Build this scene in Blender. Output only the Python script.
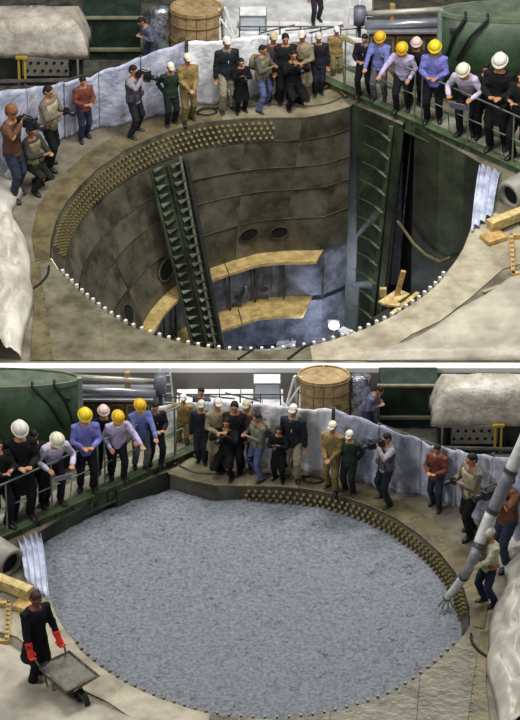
import bpy, bmesh, math, random
from mathutils import Vector, Matrix, noise
R = math.radians
random.seed(7)
scene = bpy.context.scene
C = scene.collection
for o in list(bpy.data.objects): bpy.data.objects.remove(o)

# ------------------------------------------------------------------ camera
F = 4000.0; PITCH = R(33.0); CZ = 40.0; ZLOW = -0.9
cam_d = bpy.data.cameras.new('camera'); cam = bpy.data.objects.new('camera', cam_d); C.objects.link(cam)
cam_d.sensor_fit = 'VERTICAL'; cam_d.sensor_height = 36.0; cam_d.lens = F/720*36.0
cam_d.clip_start = 1.0; cam_d.clip_end = 400
cam.location = (0, 0, CZ); cam.rotation_euler = (R(90)-PITCH, 0, 0)
scene.camera = cam
# ------------------------------------------------------------------ world, lights, exposure
w = bpy.data.worlds.new('hall_air'); scene.world = w; w.use_nodes = True
bg = w.node_tree.nodes['Background']; bg.inputs[0].default_value = (0.80, 0.86, 0.93, 1); bg.inputs[1].default_value = 0.15
def area(name, loc, target, size, power, col=(1, .97, .92)):
    d = bpy.data.lights.new(name, 'AREA'); d.shape = 'RECTANGLE'; d.size = size[0]; d.size_y = size[1]; d.energy = power; d.color = col
    o = bpy.data.objects.new(name, d); C.objects.link(o); o.location = loc
    o.rotation_euler = (Vector(target)-Vector(loc)).to_track_quat('-Z', 'Y').to_euler()
    return o
area('hall_lamp_back', (3, 66, 16), (1, 71, 0), (8, 2.5), 2500)
area('hall_lamp_front', (-3, 60, 17), (0, 55, -1), (8, 2.5), 1750)
area('hall_lamp_right', (11, 60, 15), (3, 64, 0), (3, 6), 1100)
area('hall_lamp_left', (-11, 47, 15), (-3, 53, -1), (3, 6), 1500)
scene.view_settings.view_transform = 'Standard'; scene.view_settings.look = 'None'
scene.view_settings.exposure = 0.0; scene.view_settings.gamma = 1.0; scene.view_settings.use_curve_mapping = False

# ------------------------------------------------------------------ helpers
FW = Vector((0, math.cos(PITCH), -math.sin(PITCH))); UPV = Vector((0, math.sin(PITCH), math.cos(PITCH)))
def ray(px, py): return FW*F + Vector((1, 0, 0))*(px-260) - UPV*(py-360)
def atz(px, py, z):
    d = ray(px, py); t = (z-CZ)/d.z
    return Vector((0, 0, CZ)) + d*t
def proj(p):
    q = Vector(p)-Vector((0, 0, CZ)); k = F/q.dot(FW)
    return 260+q.x*k, 360-q.dot(UPV)*k
class Station:
    def __init__(s, low):
        s.low = low; s.z0 = ZLOW if low else 0.0
    def G(s, u, v, z=0.0):
        return atz(520-u, v+368, s.z0+z) if s.low else atz(u, v, s.z0+z)
    def H(s, u, v, top):
        p = s.G(u, v); a = proj(p)[1]; b = proj(p+Vector((0, 0, 1)))[1]
        return (v-top)/(a-b)
UP, LO = Station(False), Station(True)
_a, _b = UP.G(260, 100), LO.G(260, 100)
KX = (LO.G(250, 100).x-_b.x)/(UP.G(270, 100).x-_a.x)
KZ = LO.H(260, 100, 50)/UP.H(260, 100, 50)
KY = (LO.G(260, 90).y-_b.y)/(UP.G(260, 90).y-_a.y)

def lin(h):
    h = h.lstrip('#'); c = [int(h[i:i+2], 16)/255 for i in (0, 2, 4)]
    return [x/12.92 if x <= .04045 else ((x+.055)/1.055)**2.4 for x in c]
MATS = {}
def mat(hexc, rough=.7, metal=0.0, var=.18, scale=6.0, bump=0.0, bscale=30.0, hex2=None, spec=.4, detail=4):
    key = (hexc, rough, metal, var, scale, bump, bscale, hex2, spec)
    if key in MATS: return MATS[key]
    m = bpy.data.materials.new('mat_'+hexc.strip('#')); m.use_nodes = True
    nt = m.node_tree; b = nt.nodes['Principled BSDF']
    c = lin(hexc); c2 = lin(hex2) if hex2 else None
    tc = nt.nodes.new('ShaderNodeTexCoord')
    n = nt.nodes.new('ShaderNodeTexNoise'); n.inputs['Scale'].default_value = scale; n.inputs['Detail'].default_value = detail
    n.inputs['Roughness'].default_value = .65
    nt.links.new(tc.outputs['Object'], n.inputs['Vector'])
    r = nt.nodes.new('ShaderNodeValToRGB')
    lo = [x*(1-var) for x in c]; hi = [min(1, x*(1+var)) for x in (c2 or c)]
    r.color_ramp.elements[0].position = .36; r.color_ramp.elements[1].position = .64
    r.color_ramp.elements[0].color = (*lo, 1); r.color_ramp.elements[1].color = (*hi, 1)
    nt.links.new(n.outputs[0], r.inputs[0]); nt.links.new(r.outputs[0], b.inputs['Base Color'])
    b.inputs['Roughness'].default_value = rough; b.inputs['Metallic'].default_value = metal
    b.inputs['Specular IOR Level'].default_value = spec
    if bump:
        n2 = nt.nodes.new('ShaderNodeTexNoise'); n2.inputs['Scale'].default_value = bscale; n2.inputs['Detail'].default_value = 3
        nt.links.new(tc.outputs['Object'], n2.inputs['Vector'])
        bp = nt.nodes.new('ShaderNodeBump'); bp.inputs['Strength'].default_value = bump; bp.inputs['Distance'].default_value = .05
        nt.links.new(n2.outputs[0], bp.inputs['Height']); nt.links.new(bp.outputs[0], b.inputs['Normal'])
    MATS[key] = m
    return m
def glow(hexc, strength):
    m = bpy.data.materials.new('mat_lamp_glow'); m.use_nodes = True; b = m.node_tree.nodes['Principled BSDF']
    b.inputs['Emission Color'].default_value = (*lin(hexc), 1); b.inputs['Emission Strength'].default_value = strength
    return m

class MB:
    def __init__(s): s.v = []; s.f = []
    def add(s, vs, fs):
        n = len(s.v); s.v += [Vector(x) for x in vs]; s.f += [[i+n for i in f] for f in fs]; return s
    def box(s, c, size, rot=None):
        c = Vector(c); h = Vector(size)/2; M = rot or Matrix.Identity(3)
        vs = [c + M @ Vector((sx*h.x, sy*h.y, sz*h.z)) for sx in (-1, 1) for sy in (-1, 1) for sz in (-1, 1)]
        return s.add(vs, [(0, 1, 3, 2), (4, 6, 7, 5), (0, 4, 5, 1), (2, 3, 7, 6), (0, 2, 6, 4), (1, 5, 7, 3)])
    def loft(s, rings, caps=True, closed=True):
        n = len(s.v); k = len(rings[0])
        for r in rings: s.v += [Vector(p) for p in r]
        for i in range(len(rings)-1):
            for j in range(k if closed else k-1):
                a = n+i*k+j; b = n+i*k+(j+1) % k
                s.f.append([a, b, b+k, a+k])
        if caps:
            s.f.append([n+j for j in reversed(range(k))]); s.f.append([n+(len(rings)-1)*k+j for j in range(k)])
        return s
    def tube(s, pts, rad, seg=8, round_=False):
        pts = [Vector(p) for p in pts]
        if not isinstance(rad, (list, tuple)): rad = [rad]*len(pts)
        rad = list(rad)
        if round_:
            d0 = (pts[0]-pts[1]).normalized(); d1 = (pts[-1]-pts[-2]).normalized(); r0, r1 = rad[0], rad[-1]
            pts = [pts[0]+d0*r0*.95, pts[0]+d0*r0*.7]+pts+[pts[-1]+d1*r1*.7, pts[-1]+d1*r1*.95]
            rad = [r0*.3, r0*.72]+rad+[r1*.72, r1*.3]
        rings = []; prev = None
        for i, p in enumerate(pts):
            d = (pts[min(i+1, len(pts)-1)]-pts[max(i-1, 0)])
            d = d.normalized() if d.length > 1e-7 else Vector((0, 0, 1))
            if prev is None: a = d.orthogonal().normalized()
            else:
                a = prev-d*prev.dot(d); a = a.normalized() if a.length > 1e-6 else d.orthogonal().normalized()
            prev = a; b = d.cross(a)
            rings.append([p+(a*math.cos(t)+b*math.sin(t))*rad[i] for t in [2*math.pi*j/seg for j in range(seg)]])
        return s.loft(rings)
    def ell(s, c, r, M=None, seg=12, rings=8, z0=-1.0, z1=1.0):
        c = Vector(c); M = M or Matrix.Identity(3); rr = []
        a0 = math.asin(z0); a1 = math.asin(z1)
        for i in range(rings+1):
            a = a0+(a1-a0)*i/rings
            a = max(min(a, R(88)), R(-88))
            rr.append([c + M @ Vector((r[0]*math.cos(a)*math.cos(t), r[1]*math.cos(a)*math.sin(t), r[2]*math.sin(a))) for t in [2*math.pi*j/seg for j in range(seg)]])
        return s.loft(rr)
    def prism(s, poly, z0, z1):
        k = len(poly); return s.loft([[(p[0], p[1], z0) for p in poly], [(p[0], p[1], z1) for p in poly]])
    def grid(s, nu, nv, fn):
        n = len(s.v)
        for j in range(nv+1):
            for i in range(nu+1): s.v.append(Vector(fn(i/nu, j/nv)))
        for j in range(nv):
            for i in range(nu):
                a = n+j*(nu+1)+i; s.f.append([a, a+1, a+nu+2, a+nu+1])
        return s
    def mesh(s, name, smooth=False, M=None):
        me = bpy.data.meshes.new(name); vs = [M @ v for v in s.v] if M else s.v
        me.from_pydata([tuple(v) for v in vs], [], s.f); me.update()
        bm = bmesh.new(); bm.from_mesh(me); bmesh.ops.recalc_face_normals(bm, faces=bm.faces); bm.to_mesh(me); bm.free()
        if smooth:
            for p in me.polygons: p.use_smooth = True
        return me
    def build(s, name, m, parent=None, smooth=False, bevel=0, solid=0):
        return obj(name, s.mesh(name, smooth), m, parent, bevel, solid)
def obj(name, me, m, parent=None, bevel=0, solid=0):
    o = bpy.data.objects.new(name, me); C.objects.link(o)
    if m and not me.materials: me.materials.append(m)
    if parent: o.parent = parent
    if solid:
        md = o.modifiers.new('thickness', 'SOLIDIFY'); md.thickness = solid; md.offset = 0
    if bevel:
        md = o.modifiers.new('bevel', 'BEVEL'); md.width = bevel; md.segments = 2
    return o
def tag(o, label=None, cat=None, group=None, kind=None):
    if label: o['label'] = label
    if cat: o['category'] = cat
    if group: o['group'] = group
    if kind: o['kind'] = kind
    return o
def thing(name, loc, label, cat, group=None, rz=0):
    o = bpy.data.objects.new(name, None); C.objects.link(o); o.location = loc; o.rotation_euler = (0, 0, rz); o.empty_display_size = .2
    return tag(o, label, cat, group)
def wchild(o, root):          # keep world-space geometry while parenting to a thing at its base
    o.parent = root; o.matrix_parent_inverse = Matrix.LocRotScale(root.location, root.rotation_euler, root.scale).inverted(); return o
CLONES = []                   # (root, u, v) to be repeated at the second pit
def dup(root, loc, scale, label):
    c = root.copy(); C.objects.link(c); c.location = loc; c.rotation_euler = (0, 0, -root.rotation_euler[2]); c.scale = scale; c['label'] = label
    for ch in list(root.children):
        d = ch.copy(); C.objects.link(d); d.parent = c
        for g in list(ch.children):
            e = g.copy(); C.objects.link(e); e.parent = d
    return c
def rep(root, u, v, label_lo, sc=None, dv=0):
    k = sc or (KX, KY, KZ)
    s = root.scale
    return dup(root, LO.G(u, v+dv), (-s[0]*abs(k[0]), s[1]*abs(k[1]), s[2]*abs(k[2])), label_lo)

# palette
TAN = mat('#6f6750', .34, 0, .2, 1.6, .25, 9, hex2='#878069', spec=.55)
TAN_DARK = mat('#574f36', .4, 0, .25, 2.0, .3, 9, hex2='#6b6146', spec=.5)
CREAM = mat('#928a75', .4, 0, .15, 1.6, .2, 6, hex2='#ada591', spec=.5)
TANF = mat('#58533f', .34, 0, .22, 1.6, .25, 9, hex2='#716c59', spec=.6)
FLOORM = mat('#5f594a', .55, 0, .25, 1.3, .3, 7, hex2='#787162')
STEEL = mat('#4b493c', .45, .25, .3, 1.7, .15, 8, hex2='#635f51', spec=.5)
STEEL2 = mat('#454335', .45, .25, .3, 1.9, .15, 8, hex2='#5a5749', spec=.5)
LEDGE = mat('#a08a55', .6, 0, .2, 5, .2, 14, hex2='#b49d68')
BLUEST = mat('#5d6274', .7, 0, .25, 3, .2, 12, hex2='#7d8294')
GREEN = mat('#343d2d', .55, 0, .3, 2, .15, 8, hex2='#424a37')
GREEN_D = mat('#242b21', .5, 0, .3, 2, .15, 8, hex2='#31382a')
BRIDGE = mat('#3d4b33', .6, 0, .3, 3, .2, 10, hex2='#526244')
DECK = mat('#8f8c7c', .6, 0, .2, 3, .2, 10)
RAIL = mat('#7a8577', .4, .3, .15, 6)
WHITE = mat('#fbfbfa', .6, 0, .01, 3)
SHEET = mat('#9a9fb8', .5, 0, .14, 2.5, .6, 9, hex2='#bcc0d3')
SHEETW = mat('#e6e8f0', .5, 0, .05, 2.5, .5, 9, hex2='#f2f3f7')
TARP = mat('#b0aa9c', .36, 0, .10, 1.2, .35, 5, hex2='#cfcbc1', spec=.6)
TARP2 = mat('#9c9586', .45, 0, .12, 1.2, .4, 5, hex2='#b0aa9a', spec=.5)
WOOD = mat('#b09a63', .7, 0, .22, 7, .3, 20, hex2='#c6b27c')
WOOD2 = mat('#a5874f', .7, 0, .22, 6, .3, 20, hex2='#bb9c63')
DARK = mat('#2a2b2a', .55, 0, .3, 5, .15, 14)
DARK2 = mat('#3d3f3f', .55, .2, .3, 4, .2, 14, hex2='#51514c')
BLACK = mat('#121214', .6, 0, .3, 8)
BOLT = mat('#8f8257', .4, .5, .2, 8)
BOLTW = mat('#e4e1d4', .45, .1, .1, 8)
HOLE = mat('#0b0b0a', .9, 0, .1, 5)
YEL = mat('#a58f35', .5, 0, .2, 6)

# ------------------------------------------------------------------ pit outlines, in station pixels on the floor
L_TOP = [(50, 258), (51, 240), (56, 222), (65, 205), (80, 186), (100, 168), (125, 151), (150, 139), (175, 130), (200, 124), (222, 121), (245, 119), (275, 118.5), (305, 118), (330, 113), (350, 107)]
L_BOT = [(128, 356), (129, 350), (132, 343), (136, 335), (143, 324), (150, 312), (158, 302), (168, 292), (180, 283), (195, 275), (212, 268), (235, 260), (258, 253), (285, 250.5), (322, 250), (347, 240)]
R_TOP = [(353, 104), (403, 125), (405, 121), (415, 127), (440, 141), (465, 154), (481, 164), (480, 190), (476, 212), (470, 232), (463, 250), (455, 263), (447, 273)]
F_TOP = [(447, 273), (440, 283), (430, 292), (420, 300), (408, 308), (395, 316), (380, 323.5), (365, 330), (350, 335.5), (330, 342), (310, 347), (290, 350), (270, 351.5), (250, 352), (230, 351.5), (210, 349.5), (190, 346), (170, 341), (150, 335), (130, 327), (115, 319), (100, 309), (85, 297), (75, 288), (65, 278), (57, 269), (50, 258)]
RIM = L_TOP + R_TOP + F_TOP[1:-1]
Z1 = -3.1; ZB = -5.3

def seg_lerp(pts, t):
    x = t*(len(pts)-1); i = min(int(x), len(pts)-2); f = x-i
    return pts[i]*(1-f)+pts[i+1]*f
def build_floor(st, y0, y1, name):
    bm = bmesh.new()
    rim = [bm.verts.new(st.G(u, v)) for u, v in RIM]
    out = [bm.verts.new(p) for p in [(-22, y0, st.z0), (22, y0, st.z0), (22, y1, st.z0), (-22, y1, st.z0)]]
    es = []
    for loop in (rim, out):
        for i in range(len(loop)): es.append(bm.edges.new((loop[i], loop[(i+1) % len(loop)])))
    bmesh.ops.triangle_fill(bm, edges=es, use_beauty=True, use_dissolve=False)
    for f in bm.faces:
        f.normal_update()
        if f.normal.z < 0: f.normal_flip()
    me = bpy.data.meshes.new(name); bm.to_mesh(me); bm.free()
    o = obj(name, me, FLOORM); tag(o, kind='structure'); return o
def plate(st, floor, poly, m, z=.03, z0=0.0, name='steel_plate', bev=.008):
    P = [st.G(u, v) for u, v in poly]
    o = MB().prism(P, st.z0+z0, st.z0+z).build(name, m, floor, bevel=bev); return o

YC0 = atz(260, 368.3, 0).y; YC1 = atz(260, 363.2, 0).y      # the white coping between the two levels
floor_up = build_floor(UP, YC1, 84, 'floor'); 
floor_lo = build_floor(LO, 28, YC0+.06, 'floor_lower')
tag(MB().box((0, (YC0+YC1)/2+.02, ZLOW/2-.1), (44, .16, -ZLOW+.2-.06)).build('wall_step', mat('#8d8b85', .8, 0, .15, 1.5)), kind='structure')
tag(MB().box((0, (YC0+YC1)/2, -.045), (44, YC1-YC0, .10)).build('trim_1', WHITE), kind='structure')
DARK_FLOOR = mat('#34352f', .7, 0, .35, 4, .3, 16, hex2='#4b4a42')
PALE = mat('#c2c3c4', .6, 0, .15, 2, .4, 8, hex2='#dcdcdc')
for st, fl in ((UP, floor_up), (LO, floor_lo)):
    vt = -6 if not st.low else 39
    for poly, m, nm in (([(-60, 100), (60, 96), (95, 92), (188, 60), (188, vt), (-60, vt)], DARK_FLOOR, 'dark_floor_sheet'), ([(190, 74), (372, 52), (372, vt), (190, vt)], PALE, 'pale_deck'), ([(374, 52), (400, 86), (470, 110), (600, 150), (600, vt), (374, vt)], DARK_FLOOR, 'dark_floor_sheet')):
        MB().prism([st.G(u, v) for u, v in poly], st.z0-.02, st.z0+.025).build(nm, m, fl)
tag(MB().box((0, 84.2, 4), (44, .3, 8)).build('wall_back', mat('#8a8a84', .8, 0, .15, 1)), kind='structure')

def outward(st):
    c = st.G(275, 235); return c
bolt_me = None
def build_plates(st, fl):
    O = [(36, 262), (32, 237), (36, 214), (46, 195), (62, 176), (86, 155), (112, 138), (140, 126), (168, 117.5), (197, 112), (222, 108.5)]
    for a, b in ((0, 2), (2, 4), (4, 6), (6, 8), (8, 10)):
        plate(st, fl, L_TOP[a:b+1]+O[a:b+1][::-1], TAN_DARK)
    plate(st, fl, [(222, 121), (245, 119), (275, 118.5), (275, 101), (245, 104), (222, 108.5)], TAN)
    plate(st, fl, [(275, 118.5), (305, 118), (330, 113), (350, 107), (330, 90), (300, 97), (275, 101)], TAN)
    # front plates
    plate(st, fl, [(50, 258), (57, 269), (65, 278), (75, 288), (85, 297), (100, 309), (104, 361), (53, 361), (46, 310), (39, 264)], TANF)
    plate(st, fl, [(39, 264), (46, 310), (53, 361), (30, 361), (34, 312), (30, 264)], TAN_DARK)
    plate(st, fl, [(100, 309), (115, 319), (130, 327), (150, 335), (170, 341), (190, 346), (190, 361), (104, 361)], TANF)
    plate(st, fl, [(190, 346), (210, 349.5), (230, 351.5), (250, 352), (270, 351.5), (290, 350), (310, 347), (312, 361), (190, 361)], TANF)
    plate(st, fl, [(310, 347), (330, 342), (350, 335.5), (365, 330), (380, 323.5), (395, 316), (412, 335), (390, 350), (372, 361), (312, 361)], CREAM)
    plate(st, fl, [(395, 316), (408, 308), (420, 300), (430, 292), (440, 283), (447, 273), (470, 299), (440, 322), (412, 335)], CREAM)
    plate(st, fl, [(447, 273), (455, 263), (463, 250), (470, 232), (483, 234), (503, 270), (470, 299)], CREAM)
    plate(st, fl, [(470, 232), (476, 214), (496, 214), (530, 232), (530, 262), (503, 270), (483, 234)], CREAM)
    # welded seam studs of the narrow plate
    me = MB().tube([(0, 0, .02), (0, 0, .055)], .014, 6).mesh('seam_stud')
    for k in range(7):
        o = obj('seam_stud', me, BOLT, fl); o.location = st.G(44+k*1.0, 300+k*9)
build_plates(UP, floor_up); build_plates(LO, floor_lo)

def build_pit(st):
    nm = 'wall_pit' if not st.low else 'wall_pit_lower'
    shaft = thing(nm, st.G(275, 235), None, None); tag(shaft, kind='structure')
    zb = Z1 if not st.low else -0.75
    N = 60
    T = [st.G(u, v) for u, v in L_TOP]; Bt = [st.G(u, v, Z1) for u, v in L_BOT]
    def P(s, t, off=0.0):
        a, b = seg_lerp(T, s), seg_lerp(Bt, s); p = a.lerp(b, t)
        e = .004; d = seg_lerp(T, min(1, s+e))-seg_lerp(T, max(0, s-e))
        n = Vector((d.y, -d.x, 0)).normalized()
        c = st.G(275, 235); 
        if (c-p).dot(n) < 0: n = -n
        return p+n*off
    tmax = 1.0 if not st.low else .2
    cuts = [0, .16, .36, .53, .75, 1.0] if not st.low else [0, .2]
    segs = [0, .27, .52, .735, .86, 1.0]
    for ci in range(len(cuts)-1):
        for si in range(len(segs)-1):
            off = (.012, -.006, .01, -.008, .006)[(ci+si*2) % 5]
            t0, t1, s0, s1 = cuts[ci]+.002*(ci > 0), cuts[ci+1], segs[si]-.001, segs[si+1]+.001
            nn = 14
            b = MB().grid(nn, 3, lambda i, j: P(s0+(s1-s0)*i, t0+(t1-t0)*j, off))
            wchild(b.build('shaft_plate', STEEL if (ci+si) % 2 else STEEL2, None), shaft)
    # weld ribs between the courses
    for ci in range(1, len(cuts)-1):
        wchild(MB().tube([P(i/N, cuts[ci], .02) for i in range(N+1)], .009, 5).build('weld_bead', STEEL2), shaft)
    # bolts in rows under the rim
    bme = MB().tube([(0, 0, -.01), (0, 0, .07)], [.034, .030], 6).mesh('bolt')
    rows = [.035, .07, .105, .14] if not st.low else [.03, .06, .09]
    for ri, t in enumerate(rows):
        s = .06 + .006*(ri % 2)
        while s < .80:
            p = P(s, t, .0); n = (P(s, t, .1)-p).normalized(); n = (n+Vector((0, 0, .55))).normalized()
            o = obj('bolt', bme, BOLT); o.rotation_mode = 'QUATERNION'; o.rotation_quaternion = n.to_track_quat('Z', 'Y'); o.location = p
            wchild(o, shaft)
            d = (seg_lerp(T, min(1, s+.01))-seg_lerp(T, s)).length/.01
            s += .125/d
    # rim teeth along the front edge
    tme = MB().box((0, 0, .05), (.05, .062, .085) if not st.low else (.035, .05, .06)).mesh('rim_stud')
    FT = [st.G(u, v) for u, v in F_TOP]
    i = 0; acc = 0.0; nxt = .10
    for a, b in zip(FT[:-1], FT[1:]):
        d = (b-a).length
        while nxt <= acc+d:
            p = a.lerp(b, (nxt-acc)/d); o = obj('rim_stud', tme, BOLTW if not st.low else BOLT)
            c = st.G(275, 235); dirn = (c-p); p = p+dirn.normalized()*.035
            o.location = p-Vector((0, 0, .02)); o.rotation_euler = (0, 0, math.atan2(b.y-a.y, b.x-a.x)); wchild(o, shaft); nxt += .20
            if acc > 0 and (p-FT[-1]).length < .7: nxt += 10
        acc += d
    # right side walls
    Rw = [st.G(u, v) for u, v in R_TOP]
    lowz = ZB if not st.low else -.75
    def vwall(a, b, z, name, m, lean=(0, 0)):
        A2 = a+Vector((lean[0], 0, 0)); B2 = b+Vector((lean[1], 0, 0))
        q = MB().add([a, b, B2+Vector((0, 0, z)), A2+Vector((0, 0, z))], [(0, 1, 2, 3)])
        wchild(q.build(name, m, None, solid=.02), shaft)
    sg = -1 if st.low else 1
    k = 0 if st.low else sg
    vwall(Rw[0], Rw[1], lowz, 'green_or_shade_panel', GREEN_D, (-.12*k, -.42*k))
    vwall(Rw[1], Rw[2], lowz, 'green_or_shade_panel', BLACK, (-.42*k, -.42*k))  # recess wall coloured black to stand for its shade
    vwall(Rw[2]+Vector((0, .5, 0)), Rw[3]+Vector((0, .5, 0)), lowz, 'green_or_shade_panel', BLACK)  # back of the recess, its shade put into the black colour
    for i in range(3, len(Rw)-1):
        vwall(Rw[i], Rw[i+1], lowz, 'green_or_shade_panel', GREEN_D if i % 2 else GREEN)
    # hidden front wall
    c = st.G(275, 235)
    tops = FT; zf = Z1 if not st.low else -.75
    def fr(i, j):
        p = seg_lerp(tops, i); q = c+(p-c)*(.86 if not st.low else 1.0); q = Vector((q.x, q.y, p.z))
        return p.lerp(q, j)+Vector((0, 0, zf*j))
    for a in range(4):
        wchild(MB().grid(12, 2, lambda i, j: fr((a+i)/4, j)).build('shaft_plate', STEEL2, None), shaft)
    if st.low: return shaft
    # oval openings in the drum
    for (u, v, ru, rv) in ((247.5, 234.5, 8.5, 5.5), (279, 232, 8.5, 5.5), (165, 269, 6.5, 8), (127, 314, 4.5, 8.5)):
        best = min(((i/200, j/60) for i in range(201) for j in range(20, 61)), key=lambda q: (proj(P(*q))[0]-u)**2+(proj(P(*q))[1]-v)**2)
        p = P(*best, 0.02); tx = (P(best[0]+.01, best[1], .02)-P(best[0]-.01, best[1], .02)).normalized()
        tz = (P(best[0], best[1]-.02, .02)-P(best[0], best[1]+.02, .02)).normalized(); nn = tx.cross(tz)
        if nn.dot(c-p) < 0: nn = -nn
        rx, rz = ru/48/max(.5, abs(tx.x)), rv/41
        ring = [p+tx*math.cos(t)*rx+tz*math.sin(t)*rz for t in [2*math.pi*q/20 for q in range(20)]]
        ring2 = [p+tx*math.cos(t)*rx*1.12+tz*math.sin(t)*rz*1.12 for t in [2*math.pi*q/20 for q in range(20)]]
        fl = MB().loft([[x+nn*.01 for x in ring2], [x+nn*.035 for x in ring2], [x+nn*.035 for x in ring], [x+nn*.012 for x in ring]], caps=False)
        col = wchild(fl.build('port_collar', STEEL2), shaft)
        o = MB().loft([[x+nn*.013 for x in ring], [x*.4+p*.6+nn*.0125 for x in ring]]).build('port_opening', HOLE); wchild(o, shaft)
    # ledge ring, lower chamber, second ring, bottom
    cc = st.G(262, 352, Z1)
    n = 48
    full = Bt[:]
    def B_in(i, k, z):
        p = seg_lerp(full, i); q = cc+(Vector((p.x, p.y, 0))-Vector((cc.x, cc.y, 0)))*k; return Vector((q.x, q.y, z))
    for a in range(4):
        s0, s1 = a*.235, (a+1)*.235-.003
        led = MB().loft([[B_in(s0+(s1-s0)*i/14, 1.02, z) if w_ else B_in(s0+(s1-s0)*i/14, .885, z) for w_, z in ((1, Z1-.08), (1, Z1), (0, Z1), (0, Z1-.08))] for i in range(15)])
        wchild(led.build('ledge_segment', LEDGE, None, bevel=.01), shaft)
    for a in range(6):
        s0, s1 = a/6-.002, (a+1)/6+.002
        wchild(MB().grid(8, 1, lambda i, j: B_in(s0+(s1-s0)*i, .99, Z1-.08-1.0*j)).build('chamber_panel', BLUEST, None), shaft)
        wchild(MB().grid(8, 1, lambda i, j: B_in(s0+(s1-s0)*i, .97, Z1-1.15-1.15*j)).build('chamber_panel', BLUEST, None), shaft)
    for a in range(4):
        s0, s1 = .20+a*.18, .20+(a+1)*.18-.003
        led = MB().loft([[B_in(s0+(s1-s0)*i/14, 1.0, z) if w_ else B_in(s0+(s1-s0)*i/14, .80, z) for w_, z in ((1, Z1-1.18), (1, Z1-1.10), (0, Z1-1.10), (0, Z1-1.18))] for i in range(15)])
        wchild(led.build('ledge_segment', LEDGE, None, bevel=.01), shaft)
    bot = st.G(275, 235)
    xa, xb, ya, yb = -5.4, 5.6, YC1+.03, st.G(275, 62).y     # unseen box added round the shaft to block stray light
    for cx, cy, sx, sy in ((xa, (ya+yb)/2, .1, yb-ya), (xb, (ya+yb)/2, .1, yb-ya), ((xa+xb)/2, ya, xb-xa, .04), ((xa+xb)/2, yb, xb-xa, .1)):
        wchild(MB().box((cx, cy, ZB/2-.08), (sx, sy, -ZB+.1)).build('light_block_wall', mat('#4a4a48', .8, 0, .2, 2)), shaft)
    wchild(MB().box(((xa+xb)/2, (ya+yb)/2, ZB-.16), (xb-xa, yb-ya, .08)).build('light_block_base', mat('#4a4a48', .8, 0, .2, 2)), shaft)
    wchild(MB().prism([(bot.x+math.cos(t)*6, bot.y+math.sin(t)*7) for t in [2*math.pi*q/40 for q in range(40)]], ZB-.1, ZB).build('shaft_bottom', mat('#4a4d52', .5, 0, .3, 2, .2, 8)), shaft)
    for q in range(9):   # dividing ribs of the lower chamber
        s = .34+q*.075
        wchild(MB().tube([B_in(s, .965, Z1-.1), B_in(s, .965, Z1-1.08)], .028, 6).build('chamber_rib', DARK2), shaft)
    # pale edge bar of the left front wall
    wchild(MB().tube([st.G(51, 259, .02), st.G(80, 306, -.25)], .02, 6).build('edge_bar', BOLTW), shaft)
    return shaft
shaft_up = build_pit(UP); shaft_lo = build_pit(LO)

# ------------------------------------------------------------------ things inside the open pit
def rack():
    st = UP; a = st.G(150, 169, -.34); b = st.G(186, 160, -.30); a2 = st.G(194, 352, -4.2); b2 = st.G(224, 354, -4.2)
    t = thing('fin_rack', st.G(212, 352, -5.2), 'tall dark green fin rack with steel rails standing inside open pit', 'rack')
    wchild(MB().tube([a, a2], .035, 6).build('rail', GREEN), t)
    for q in (a2, b2): wchild(MB().tube([q, Vector((q.x, q.y, ZB))], .04, 6).build('foot', DARK), t)
    m1, m2 = a.lerp(b, .5), a2.lerp(b2, .5)
    wchild(MB().tube([m1, m2], .03, 6).build('rail', GREEN_D), t)
    wchild(MB().tube([b, b2], .05, 8).build('rail', DARK), t)
    o1, o2 = st.G(180, 150, -.65), st.G(220, 352, -5.2)
    wchild(MB().tube([b+Vector((-.12, -.05, .12)), b2+Vector((-.14, -.05, 0))], .03, 8).build('conduit', mat('#7d8072', .4, .4, .2, 6)), t)
    wchild(MB().add([a+Vector((0, .08, 0)), b+Vector((0, .08, 0)), b2+Vector((0, .08, 0)), a2+Vector((0, .08, 0))], [(0, 1, 2, 3)]).build('back_plate', GREEN_D, None, solid=.02), t)
    fm = mat('#3f4738', .5, 0, .35, 5, hex2='#5a6150')
    for k in range(21):
        f = .005+k/21.3
        for (p, q, p2, q2) in ((a, m1, a2, m2), (m1, b, m2, b2)):
            l, r = p.lerp(p2, f), q.lerp(q2, f)
            l, r = l.lerp(r, .12), l.lerp(r, .80)
            fin = MB().add([l, r, r+Vector((-.03, -.10, .06)), l+Vector((.05, -.06, -.05))], [(0, 1, 2, 3)])
            wchild(fin.build('fin', fm, None, solid=.02), t)
rack()
def bracket_panel():
    st = UP
    a, b = st.G(356, 107, 0), st.G(399, 124, 0); dz = 5.2
    t = thing('bracket_column', st.G(385, 330, ZB), 'green bracket column on flat panel at right of open pit', 'bracket')
    c0, c1 = st.G(391, 122, -.1), st.G(369, 335, -5.2)
    off = Vector((0, -.18, 0))
    wchild(MB().tube([c0+off, c1+off], .06, 4).build('column', GREEN), t)
    d0, d1 = st.G(401, 124, -.1), st.G(379, 335, -5.2)
    wchild(MB().tube([d0+off, d1+off], .07, 4).build('column', GREEN_D), t)
    for k in range(11):
        f = .05+k*.083
        p = c0.lerp(c1, f)+off; q = p+Vector((-.5, .12, .22))
        br = MB().add([q, p, p+Vector((0, -.10, -.05)), q+Vector((.25, -.02, -.12))], [(0, 1, 2, 3)])
        wchild(br.build('bracket', mat('#4d5a40', .55, 0, .2, 5), None, solid=.025), t)
bracket_panel()
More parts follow.
